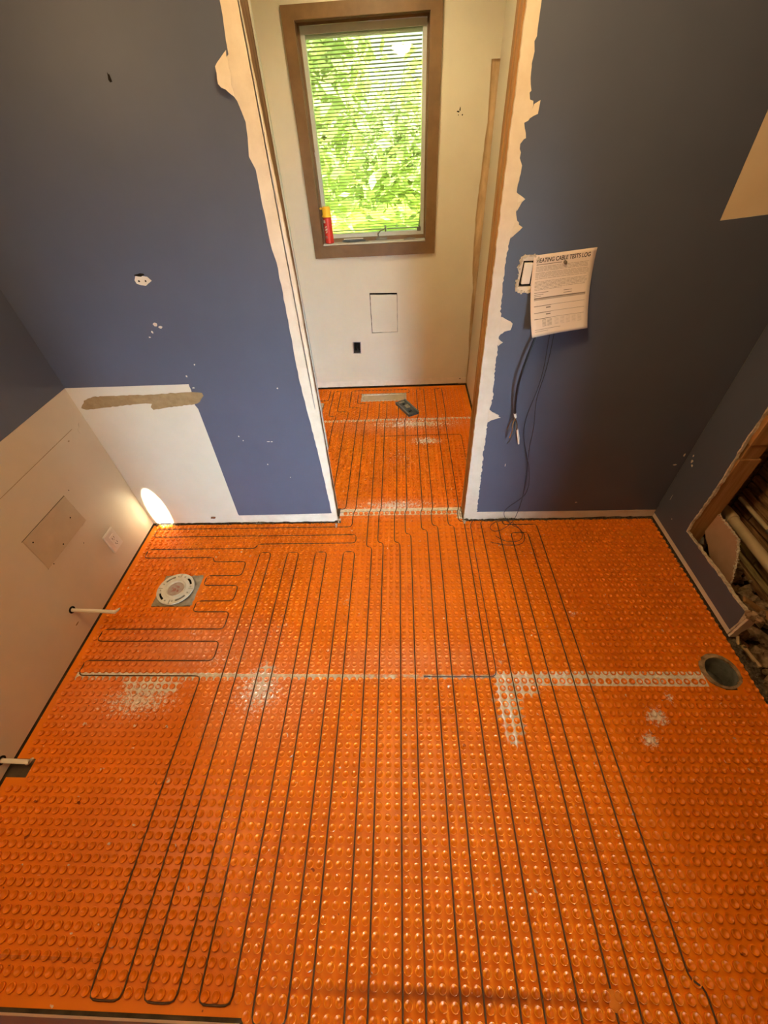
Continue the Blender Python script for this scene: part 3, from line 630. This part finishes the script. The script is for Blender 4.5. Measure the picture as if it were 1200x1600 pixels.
main = [(-9, 76), (-9, 56), (-46.5, 56), (-46.5, 54), (-8, 54), (-8, 52), (-26, 52), (-26, 51), (-46, 51), (-46, 49), (-33, 49), (-33, 48), (-27, 48), (-27, 45), (-33, 45), (-33, 43), (-27, 43), (-27, 40), (-33, 40), (-33, 38), (-27, 38), (-27, 35), (-46, 35), (-46, 33), (-27, 33), (-27, 30), (-46, 30), (-46, 28), (-28, 28),
        (-28, -1), (-25, -1), (-25, 50), (-23, 50), (-23, -1), (-20, -1), (-20, 50), (-18, 50), (-18, -1), (-15, -1), (-15, 50), (-13, 50), (-13, -2), (-10, -2), (-10, 50), (-8, 50), (-8, -5), (-5, -5), (-5, 51), (-6, 51), (-6, 101), (-4, 101), (-4, 52), (-3, 52), (-3, -5), (0, -5), (0, 52), (-1, 52), (-1, 101), (1, 101), (1, 54), (2, 54), (2, -5), (5, -5), (5, 55), (4, 55), (4, 108), (6, 108), (6, 56), (7, 56), (7, -5), (10, -5), (10, 56), (9, 56), (9, 108), (11, 108), (11, 57), (12, 57), (12, -5), (15, -5), (15, 57), (18, 57), (18, .9)]
back = [(-9, 76), (-9, 101), (-12, 101), (-12, 106), (2, 106), (2, 108), (-14, 108), (-14, 99), (-11, 99), (-11, 61), (-14, 61), (-14, 97), (-17, 97), (-17, 108), (-19, 108), (-19, 95), (-17, 95), (-17, 62)]
tail = [(18, -.4), (18, -4), (20, -4), (20, 54), (23, 54), (23, -4), (26, -4), (26, 1.4), (25, 1.4), (25, 56), (19, 56), (19, 56.9)]
hc = MB()
for rt in (list(reversed(back))+main[1:], tail, A): hc.tube(route(rt), .0026, 6)
cab = thing('heating_cable', 'thin dark heating cable looped back and forth between the orange studs', 'cable', (0, -1, 0))
obj('cable_run', hc, 'cable', cab)
sensor = MB().tube(route([(3.2, 28), (13, 28), (13, 56.4), (13.6, 57)], .0086), .0019, 6)
st = thing('floor_sensor_cable', 'black sensor lead along the white seam ending in a short probe', 'cable', (.07, -.92, 0))
obj('sensor_lead', sensor, 'black_cable', st)
obj('probe', MB().tube([(.072, -.9195, .0086), (.100, -.9193, .0086)], [.0034, .0030], 8), 'black_cable', st)
s2 = MB().tube(route([(-5, 85.7), (14.2, 85.7), (14.2, 60.5)], .0066), .0019, 6)
solo('sensor_wire', s2, 'cable', 'second thin wire crossing the floor beyond the doorway', 'wire')
# orange patch covering the cable gap
solo('tape_patch', MB().prism([(x, y) for x, y in ragged([(.520, -1.800), (.550, -1.800), (.552, -1.762), (.522, -1.760)], .002, .01, 3, True)], [], lambda u, v, t: (u, v, t+.0015*math.cos((u-.535)*60)), .0050, .0064), noisy('orange_tape', (.62, .14, .004), (.70, .17, .01), 30, .4, .4, .2, 90), 'small orange patch over the break in one cable run', 'patch')

# ------------------------------------------------------------------ flange, register, drain, floor bits
fc = (-1.180, -.474, 0)
solo('cement_patch', MB().prism(ragged([(-1.274, -.566), (-1.069, -.566), (-1.069, -.381), (-1.274, -.381)], .003, .012, 3, True), [], lambda u, v, t: (u, v, t), -.0035, .0006), noisy('grey_cement', (.26, .22, .15), (.44, .38, .27), 30, .9, .1, .6, 90), 'grey square of bare cement board around the toilet flange', 'patch')
fg = thing('toilet_flange', 'round off white toilet flange with a red marked test cap', 'toilet flange', fc)
def arcslot(r0, r1, a0, a1, n=8):
    a = [math.radians(a0+(a1-a0)*i/n) for i in range(n+1)]
    return [(fc[0]+r1*math.cos(t), fc[1]+r1*math.sin(t)) for t in a]+[(fc[0]+r0*math.cos(t), fc[1]+r0*math.sin(t)) for t in reversed(a)]
circ = lambda r, n=48: [(fc[0]+r*math.cos(6.28318*i/n), fc[1]+r*math.sin(6.28318*i/n)) for i in range(n)]
slots = [arcslot(.070, .081, 20+90*k, 58+90*k) for k in range(4)]+[arcslot(.072, .080, 68+90*k, 73+90*k, 3) for k in range(4)]+[arcslot(.072, .080, 6+90*k, 11+90*k, 3) for k in range(4)]+[arcslot(.068, .0915, 88+90*k, 90.5+90*k, 2) for k in range(4)]
obj('ring', MB().prism(circ(.093), slots+[circ(.052)], lambda u, v, t: (u, v, t), .010, .018), 'flange', fg)
obj('under_ring', MB().lathe([(.050, .001), (.088, .001), (.088, .0095), (.050, .0095)], fc, 40), 'dark', fg, label='collar under the ring with shade painted in as dark')  # near-black colour stands in for the shade seen through the slots
obj('rim', MB().lathe([(.040, .006), (.052, .006), (.0525, .018), (.050, .022), (.046, .021), (.040, .012)], fc, 40, caps=False), 'flange', fg)
tcap = obj('test_cap', MB().lathe([(.0005, .006), (.041, .006), (.041, .013), (.038, .015), (.030, .0125), (.0005, .0125)], fc, 32), noisy('pink_grey_cap', (.38, .28, .22), (.48, .37, .30), 60, .5, .4, .2, 60), fg, label='dull pinkish knock out cap')
rm = MB()
for i, (u, v, a, b) in enumerate([(-.006, -.004, .010, .014), (.010, .012, .010, .006), (.012, -.010, .006, .010), (-.018, .006, .006, .006), (.001, .018, .012, .003), (-.014, -.014, .006, .004)]):
    rm.prism(blob2(fc[0]+u, fc[1]+v, a, b, i), [], lambda u, v, t: (u, v, t), .0120, .0134)
obj('cap_mark', rm, 'red_mark', tcap)
fg2 = thing('floor_register_boot', 'pale metal floor duct opening cut in the far orange sheet', 'floor duct', (-.152, 1.449, 0))
obj('rim', MB().prism(ragged([(-.342, 1.388), (.037, 1.388), (.037, 1.510), (-.342, 1.510)], .002, .015, 3, True), [[(-.322, 1.404), (.018, 1.404), (.018, 1.494), (-.322, 1.494)]], lambda u, v, t: (u, v, t), -.003, .007), 'thinset', fg2)
obj('cover', MB().box(-.321, .017, 1.405, 1.493, -.0035, .001), noisy('kraft_tape', (.50, .40, .27), (.62, .51, .36), 12, .5, .4, .2, 40), fg2)
solo('cut_out_patch', MB().prism(ragged([(-.76, 1.21), (-.655, 1.21), (-.655, 1.376), (-.76, 1.376)], .003, .014, 5, True), [[(-.74, 1.23), (-.678, 1.23), (-.678, 1.355), (-.74, 1.355)]], lambda u, v, t: (u, v, t), -.003, .006), 'thinset', 'pale ragged cut out in the floor at the left doorway edge', 'patch')
dr = thing('floor_drain', 'round open shower drain hole in the orange sheet at right', 'drain', (DR[0], DR[1], 0))
ring = ragged([(DR[0]+.076*math.cos(a)-.004, DR[1]+.076*math.sin(a)+.003) for a in [k*.31416 for k in range(20)]], .004, .012, 3, True)
inner = ragged([(DR[0]+.061*math.cos(a), DR[1]+.061*math.sin(a)) for a in [k*.31416 for k in range(20)]], .0015, .012, 4, True)
obj('mortar_ring', MB().prism(ring, [inner], lambda u, v, t: (u, v, t), -.0035, .0048), 'rubble', dr)
obj('pipe', MB().lathe([(.060, -.14), (.060, -.002), (.066, -.002), (.066, -.14)], (DR[0], DR[1], 0), 32, caps=False), noisy('grey_pipe_wall', (.05, .05, .04), (.16, .15, .12), 14, .6, .3, .5, 60), dr)
obj('pipe_bottom', MB().lathe([(.0005, -.10), (.03, -.098), (.060, -.105), (.060, -.11), (.0005, -.115)], (DR[0], DR[1], 0), 24), noisy('grey_pipe_plug', (.04, .04, .035), (.20, .19, .16), 25, .8, .3, 1, 40, dist=.01), dr)
dv = thing('plastic_device', 'dark grey plastic device with two openings on the far floor', 'device', (.038, 1.243, .007))
T = Matrix.Translation((.038, 1.243, .007)) @ Matrix.Rotation(math.radians(-62), 4, 'Z')
rct = lambda a, b, c, d: [(a, c), (b, c), (b, d), (a, d)]
mpT = lambda u, v, t: tuple(T @ Vector((u, v, t)))
obj('body', MB().prism(rct(-.112, .112, -.046, .046), [rct(-.062, -.038, -.014, .012), rct(.045, .078, -.022, .006)], mpT, 0, .020), 'grey_plastic', dv)
obj('inner_plate', MB().prism(rct(-.105, .105, -.040, .040), [], mpT, .0, .006), 'dark', dv)
obj('rail', MB().prism(rct(-.112, .112, -.046, -.038), [], mpT, .0205, .026).prism(rct(-.112, .112, .038, .046), [], mpT, .0205, .026), noisy('blue_grey_edge', (.10, .13, .14), (.20, .23, .23), 20, .4, .5, 0), dv)
obj('knob', MB().bbox(-.02, .025, -.016, .020, .0205, .032, .004, T).bbox(-.092, -.07, -.03, .02, .0205, .027, .003, T), noisy('worn_grey_tan', (.22, .18, .13), (.38, .33, .26), 40, .5, .4, 0), dv)

# supply stubs from the left wall
def stub(y, z, xt, label, rise, zt):
    t = thing('pipe_stub', label, 'pipe stub', (XL, y, z), 'supply stubs on the left wall')
    obj('pipe', MB().tube([(XL-.05, y, z), (XL+.10, y, (z+zt)/2), (xt, y, zt)], .0082, 12).tube([(xt-.002, y, zt), (xt+.010, y+.004, zt+.006), (xt+.022, y+.012, zt+.012)], [.0078, .006, .004], 10), 'pex', t)
    obj('escutcheon_hole', MB().lathe([(.009, 0), (.0165, 0), (.0165, .003), (.009, .003)], (XL+.0006, y, z), 18, Matrix.Rotation(math.pi/2, 4, 'Y'), caps=False), 'dark', t)
stub(-.691, .170, -1.318, 'white supply stub sticking out of the left wall below the outlet', 0, .150)
stub(-1.262, .060, -1.428, 'white supply stub cut by the left edge of the picture', 0, .032)

# outlet and patch on the left wall
ot = thing('wall_outlet', 'cream rectangular outlet low on the left wall near the corner', 'outlet', (XL, -.300, .203))
obj('plate', MB().bbox(XL+.0008, XL+.014, -.341, -.259, .143, .263, .004), 'white_plastic', ot)
rcp = obj('receptacle', MB().bbox(XL+.012, XL+.019, -.317, -.283, .168, .238, .002), 'white_plastic', ot)
sl = MB()
for zc in (.186, .220): sl.box(XL+.0185, XL+.0194, -.309, -.3065, zc-.005, zc+.006).box(XL+.0185, XL+.0194, -.296, -.2935, zc-.005, zc+.006).box(XL+.0185, XL+.0194, -.303, -.2995, zc-.011, zc-.0075)
obj('slot', sl, 'dark', rcp)
ap = thing('wall_patch_panel', 'rectangular cream drywall patch screwed into the left wall', 'panel', (XL, -.49, .478))
obj('panel', MB().prism(ragged([(-.632, .397), (-.346, .396), (-.354, .558), (-.628, .563)], .0012, .03, 3, True), [], SD, XL+.0010, XL+.0042), noisy('cream_patch', (.52, .43, .30), (.58, .49, .35), 12, .6, .3, .3, 90), ap)
obj('gap', MB().tube([(XL+.0012, -.634, .396), (XL+.0012, -.344, .395), (XL+.0012, -.352, .560), (XL+.0012, -.630, .565)], .0012, 5), 'subfloor', ap, label='thin dark joint around the patch')
for y, z in [(-.40, .47), (-.51, .415), (-.60, .53)]: obj('screw', MB().lathe([(.0005, 0), (.0035, 0), (.003, .0008), (.0005, .0008)], (XL+.0042, y, z), 10, Matrix.Rotation(math.pi/2, 4, 'Y')), 'dark', ap)

# ------------------------------------------------------------------ pinned form
fm = thing('test_log_form', 'printed test log sheet pinned to the blue wall right of the doorway', 'paper', (.575, -.003, 1.335))
Wp, Hp = .210, .276; TL = Vector((.468, 0, 1.326)); RT = Vector((.2035, 0, .016)).normalized(); DN = Vector((.108, 0, -1)).normalized()
def fp(u, v, lift=0):
    # u across 0..1, v down 0..1; lower part curls away from the wall, more at the left
    d = .004+.010*abs(u-.45)*v + (.055+.040*(1-u))*max(0, v-.12)**1.5
    p = TL+RT*(u*Wp)+DN*(v*Hp); p.z += .030*max(0, v-.12)**2; p.x -= .004*math.sin(v*3.1)
    return (p.x-.004*v, -d-lift, p.z)
m = MB(); nu, nv = 10, 24; vs = [fp(i/nu, j/nv) for j in range(nv+1) for i in range(nu+1)]+[fp(i/nu, j/nv, -.0003) for j in range(nv+1) for i in range(nu+1)]
fs = [(j*(nu+1)+i, j*(nu+1)+i+1, (j+1)*(nu+1)+i+1, (j+1)*(nu+1)+i) for j in range(nv) for i in range(nu)]; N = (nu+1)*(nv+1)
bd = [i for i in range(nu+1)]+[j*(nu+1)+nu for j in range(1, nv+1)]+[nv*(nu+1)+i for i in range(nu-1, -1, -1)]+[j*(nu+1) for j in range(nv-1, 0, -1)]
m.add(vs, fs+[tuple(N+a for a in reversed(f)) for f in fs]+[(bd[k], bd[(k+1) % len(bd)], N+bd[(k+1) % len(bd)], N+bd[k]) for k in range(len(bd))], True)
psh = obj('sheet', m, 'sheet', fm)
fc_ = bpy.data.curves.new('t', 'FONT'); fc_.body = 'HEATING CABLE TESTS LOG'; fc_.size = 1; fc_.offset = .022
to = bpy.data.objects.new('t', fc_); COL.objects.link(to); bpy.context.view_layer.update()
tm = bpy.data.meshes.new_from_object(to.evaluated_get(bpy.context.evaluated_depsgraph_get())); bpy.data.objects.remove(to)
xs = [v.co.x for v in tm.vertices]; xa, xb = min(xs), max(xs); k = .86/(xb-xa)
hm = MB(); hm.add([fp(.055+(v.co.x-xa)*k, .088-v.co.y*k*Wp/Hp*1.30, .0004) for v in tm.vertices], [tuple(p.vertices) for p in tm.polygons])
obj('heading', hm, 'ink', psh, label='bold black heading', fixn=False)
def rule(mb, u0, u1, v, h, n=6):
    vs = [fp(u0+(u1-u0)*i/n, v+q, .0004) for q in (0, h) for i in range(n+1)]; mb.add(vs, [(i, i+1, n+2+i, n+1+i) for i in range(n)])
r = random.Random(3); body = MB(); rules = MB()
rule(rules, .06, .47, .108, .007)
for v0, cnt in ((.135, 4), (.205, 4), (.27, 1), (.305, 5), (.385, 2)):
    for i in range(cnt):
        u = .06
        while u < .90:
            w = r.uniform(.03, .09); e = min(.93, u+w)
            if v0 == .385 and i == 1 and e > .55: break
            rule(body, u, e, v0+i*.0155, .0065, 2); u = e+.008
for u0, u1, v in ((.06, .30, .435), (.06, .22, .458), (.06, .18, .478), (.56, .70, .442), (.56, .70, .470)): rule(rules, u0, u1, v, .006)
rule(rules, .06, .93, .500, .012); rule(body, .06, .93, .512, .020)
for v in (.60, .685, .765): rule(rules, .06, .36, v, .008); rule(rules, .36, .93, v, .004)
for v in (.625, .71): rule(rules, .27, .35, v, .014, 2)
for i in range(6):
    v = .785+i*.016; rule(body, .20, .27, v, .008, 1); rule(body, .29, .37, v, .008, 1)
    for uu in (.42, .52, .62, .72, .82): rule(body, uu, uu+.07, v, .003, 1)
rule(body, .06, .52, .905, .008); rule(body, .06, .30, .93, .007)
obj('ruled_lines', rules, 'ink_line', psh, fixn=False); obj('small_print', body, 'ink_grey', psh, fixn=False, label='rows of small grey print')
pp = Vector(fp(.52, .115)); obj('push_pin', MB().lathe([(.0005, 0), (.005, 0), (.0055, .002), (.003, .004), (.003, .009), (.005, .011), (.0045, .013), (.0005, .0135)], pp, 14, Matrix.Rotation(math.pi/2, 4, 'X')), 'bronze', fm)

# ------------------------------------------------------------------ cables hanging on the right wall
def smooth_path(pts, it=3):
    pts = [Vector(p) for p in pts]
    for _ in range(it):
        q = [pts[0]]
        for a, b in zip(pts[:-1], pts[1:]): q += [a*.75+b*.25, a*.25+b*.75]
        q.append(pts[-1]); pts = q
    return pts
sc = thing('supply_cable', 'black cable hanging below the form with stripped wire ends', 'cable', (.49, -.02, 1.05))
obj('jacket', MB().tube(smooth_path([(.545, -.006, 1.20), (.540, -.02, 1.12), (.522, -.035, 1.05), (.500, -.045, .965), (.487, -.045, .86), (.497, -.035, .76), (.507, -.030, .714)]), .0048, 10), 'black_cable', sc)
obj('sleeve', MB().tube([(.506, -.030, .718), (.512, -.030, .697)], .0062, 10), 'white_plastic', sc)
obj('bare_lead', MB().tube(smooth_path([(.511, -.030, .70), (.520, -.028, .66), (.534, -.026, .62)]), .0028, 7), 'copper', sc)
obj('crimp', MB().tube([(.532, -.026, .632), (.548, -.024, .58), (.556, -.022, .545)], [.0052, .0055, .004], 9), 'pex', sc)
for i, pth in enumerate([[(.510, -.03, .70), (.492, -.04, .690), (.482, -.05, .665), (.478, -.05, .645)], [(.512, -.03, .695), (.500, -.045, .67), (.505, -.05, .635), (.497, -.05, .60)], [(.515, -.03, .68), (.520, -.045, .645), (.505, -.05, .59), (.494, -.045, .565)], [(.513, -.03, .69), (.522, -.05, .67), (.524, -.045, .64)]]):
    obj('wire', MB().tube(smooth_path(pth), .0026, 6), ('cable', 'copper', 'grey_plastic', 'cable')[i], sc)
lw = thing('loose_sensor_wire', 'thin dark wires hanging from the form and coiled on the floor', 'wire', (.60, -.03, .4))
ta = [(.580, -.01, 1.16), (.577, -.03, 1.045), (.584, -.035, .94), (.582, -.03, .827), (.560, -.025, .703), (.566, -.02, .60), (.603, -.02, .487), (.642, -.025, .386), (.660, -.03, .256), (.640, -.03, .197), (.56, -.03, .115), (.555, -.045, .075), (.598, -.07, .03), (.65, -.085, .014), (.667, -.14, .012), (.645, -.195, .011), (.58, -.208, .011), (.52, -.196, .011), (.470, -.180, .012)]
tb = [(.594, -.01, 1.16), (.592, -.035, 1.048), (.594, -.04, .918), (.579, -.04, .787), (.604, -.035, .657), (.608, -.03, .514), (.622, -.03, .415), (.637, -.035, .243), (.63, -.05, .14), (.61, -.07, .06), (.555, -.09, .012), (.50, -.105, .011), (.480, -.075, .011), (.508, -.035, .011), (.56, -.018, .012), (.615, -.03, .013), (.652, -.09, .011), (.655, -.15, .011), (.61, -.185, .011), (.545, -.175, .011), (.505, -.135, .011)]
obj('strand', MB().tube(smooth_path(ta), .0015, 6), 'black_cable', lw)
obj('strand', MB().tube(smooth_path(tb), .0015, 6), 'black_cable', lw)

# ------------------------------------------------------------------ broken open alcove at the right
def chunk(mb, c, s, r):
    T_ = Matrix.Translation(c) @ Matrix.Rotation(r.uniform(0, 6.28), 4, Vector((r.gauss(0, 1), r.gauss(0, 1), r.gauss(0, 1))))
    vs = [T_ @ Vector((x*s*r.uniform(.5, 1.1), y*s*r.uniform(.5, 1.1), z*s*r.uniform(.35, .8))) for x in (-1, 1) for y in (-1, 1) for z in (-1, 1)]
    mb.add(vs, [(0, 1, 3, 2), (4, 6, 7, 5), (0, 4, 5, 1), (2, 3, 7, 6), (0, 2, 6, 4), (1, 5, 7, 3)])
struct('alcove_floor', MB().box(1.425, 1.907, -4.4, 0, -.45, -.135), 'dirt')
struct('alcove_end_wall', MB().box(1.425, 1.907, -.018, .0, -.13, H), 'lath')
lw_ = struct('alcove_wall', MB().box(1.780, 1.80, -2.5, -.018, -.13, H), 'dirt'); lw_['_o'] = (0, 0, 0)
r = random.Random(4); z = -.09
while z < .92:
    h = r.uniform(.030, .036)
    y0 = -2.2
    while y0 < -.05:
        L = r.uniform(.5, 1.1); y1 = min(-.03, y0+L); dx = r.uniform(0, .007); tl = r.uniform(-.003, .003)
        if r.random() > .08:
            m = MB().bbox(1.762-dx, 1.7795, y0, y1-.008, z+tl, z+h+tl, .002); obj('lath', m, 'lath', lw_)
        y0 = y1
        if y1 >= -.03: break
    z += h+r.uniform(.007, .014)
rb = MB(); r = random.Random(12)
for _ in range(900):
    x = r.uniform(1.43, 1.76); y = r.uniform(-1.9, -.03); s = r.choice((.006, .009, .013, .02, .03)); chunk(rb, (x, y, -.132+.05*r.random()**2+.03*(x > 1.68)), s, r)
o = obj('rubble_bed', rb, 'rubble'); tag(o, 'broken plaster rubble filling the alcove at the right', 'rubble'); o['kind'] = 'stuff'
rb = MB()
for _ in range(520):
    y = r.uniform(-1.95, -.74); x = 1.402+abs(r.gauss(0, .018)); chunk(rb, (min(x, 1.47), y, r.uniform(-.02, .002)), r.choice((.003, .005, .008, .012)), r)
o = obj('mortar_debris', rb, 'mortar'); tag(o, 'strip of grey mortar crumbs along the right edge of the floor', 'mortar'); o['kind'] = 'stuff'
solo('mortar_curb', MB().prism(ragged([(1.402, -1.95), (1.428, -1.95), (1.437, -1.3), (1.433, -.9), (1.440, -.742), (1.402, -.742)], .004, .02, 4, True), [], lambda u, v, t: (u, v, t), -.12, -.003), 'mortar', 'rough grey mortar edge beside the orange sheet', 'mortar edge')
obj_ = MB()
for _ in range(420):
    x = r.choice((r.uniform(XL+.01, JL), r.uniform(JR, XR), r.uniform(JR, XR))); chunk(obj_, (x, r.uniform(-.011, .0), r.uniform(.0, .007)), r.uniform(.002, .005), r)
for _ in range(120): chunk(obj_, (r.uniform(XR-.014, XR), r.uniform(-.73, 0), r.uniform(0, .006)), r.uniform(.002, .005), r)
for cx in (-.86, -.84, -.87, .56, .58, .60, .62, .36, .355, -.392, -.388): 
    for _ in range(8): chunk(obj_, (cx+r.uniform(-.015, .015), -.008, .006+.008*r.random()), r.uniform(.003, .006), r)
o = obj('gap_debris', obj_, 'mortar'); tag(o, 'dark crumbs in the gap between blue wall and orange floor', 'debris'); o['kind'] = 'stuff'
# curls of white thinset in the doorway corners
for i, (x, y, s) in enumerate([(-.385, -.005, .020), (.333, .045, .018), (.345, -.02, .010)]):
    m = MB(); rr = random.Random(i)
    for _ in range(14): chunk(m, (x+rr.uniform(-s, s)*.6, y+rr.uniform(-s, s)*2.2, .004+rr.random()*.008), rr.uniform(.003, .007), rr)
    tag(obj('thinset_lump', m, 'thinset'), ['dried white thinset lump at the left doorway corner', 'dried white thinset lump at the right doorway jamb', 'small thinset crumb heap at the right wall corner'][i], 'thinset')
pv = thing('drain_pipe', 'thick cream plastic pipe running through the broken right alcove', 'pipe', (1.615, -.19, .205))
obj('pipe_run', MB().tube([(1.615, -.205, .205), (1.615, -1.9, .190)], .0240, 20), 'pvc', pv)
obj('coupling', MB().tube([(1.615, -.150, .202), (1.615, -.158, .204), (1.615, -.225, .205)], [.024, .0285, .0285], 20), 'pvc', pv)
obj('elbow', MB().tube(smooth_path([(1.615, -.160, .204), (1.615, -.135, .203), (1.615, -.125, .175), (1.615, -.125, .05)]), .0262, 18), 'pvc', pv)
sp2 = thing('supply_pipe', 'thin tan supply pipe beyond the thick cream pipe', 'pipe', (1.70, -.15, .25))
obj('pipe_run', MB().tube([(1.705, -.10, .235), (1.705, -1.9, .225)], .0105, 12), 'pvc', sp2)
obj('coupling', MB().tube([(1.705, -.32, .234), (1.705, -.35, .234)], .015, 12), 'steel', sp2)
of = MB().prism(ragged([(-.170, .215), (-.215, .262), (-.395, .262), (-.445, .205), (-.515, .080), (-.44, .05), (-.335, .09), (-.25, .14)], .003, .014, 8, True), [], lambda u, v, t: (t+.02*(v-.1), u, v), 1.500, 1.512)
solo('drywall_offcut', of, 'pinkish', 'pinkish plaster board offcut leaning inside the broken wall', 'offcut')
oe = MB(); rr = random.Random(3)
for (a, b), (c_, d_) in zip([(-.215, .262), (-.395, .262), (-.445, .205)], [(-.395, .262), (-.445, .205), (-.515, .080)]):
    for i in range(14):
        t = i/14; chunk(oe, (1.509, a+(c_-a)*t, b+(d_-b)*t), rr.uniform(.004, .008), rr)
o = obj('offcut_crumbs', oe, 'gypsum'); tag(o, 'ragged gypsum crumbs along the leaning offcut edge', 'crumbs'); o['kind'] = 'stuff'
for i, (x, y, z, L, w, rot, tl, lab) in enumerate([(1.50, -.80, -.05, .10, .014, .25, .1, 'short pale wood scrap lying among the rubble'), (1.44, -.755, .006, .045, .010, -.5, .0, 'tiny pale wood chip at the end of the right wall'), (1.60, -.60, .02, .14, .03, 1.2, .5, 'brown broken board end sticking up from the alcove'), (1.55, -.70, .10, .05, .03, .4, .3, 'chunk of broken board on the stub wall end')]):
    T_ = Matrix.Translation((x, y, z)) @ Matrix.Rotation(rot, 4, 'Z') @ Matrix.Rotation(tl, 4, 'X')
    solo('wood_scrap', MB().bbox(-w/2, w/2, -L/2, L/2, -.006, .006, .002, T_), 'tan_wood' if i < 2 else 'stud', lab, 'wood scrap')
er = MB(); rr = random.Random(8)
for i in range(26): chunk(er, (1.409+rr.random()*.06, -.742+rr.uniform(-.01, .03), .155+rr.random()*.02), rr.uniform(.006, .014), rr)
o = obj('broken_plaster_end', er, 'rubble'); tag(o, 'broken plaster lumps on the cut end of the right wall', 'plaster'); o['kind'] = 'stuff'
# end face of the stub wall
obj('end_strip', MB().prism(ragged([(1.4075, .012), (1.434, .012), (1.45, .10), (1.445, .165), (1.4075, .168)], .002, .015, 3, True), [], FR, -.742, -.733), 'paper', wall_right)

# ------------------------------------------------------------------ lamp bodies above the picture; the bathroom ceiling one is added for fill
for nm, (x, y, z), lab in (('unseen_ceiling_lamp', (.05, -.82, H), 'round ceiling lamp added above the bathroom for fill'), ('unseen_ceiling_lamp', (-.1, 1.0, H), 'round ceiling lamp of the room beyond')):
    t = thing(nm, lab, 'lamp', (x, y, z)); obj('lamp_base', MB().lathe([(.0005, -.02), (.16, -.02), (.165, -.01), (.16, 0), (.0005, 0)], (x, y, z), 24), 'white_plastic', t)
t = thing('vanity_lamp', 'long bar lamp high on the left wall', 'lamp', (XL, -1.25, 2.02)); obj('lamp_base', MB().bbox(XL+.0015, XL+.05, -1.52, -.98, 1.97, 2.07, .004), 'steel', t)
for o in bpy.data.objects:
    if '_o' in o: del o['_o']
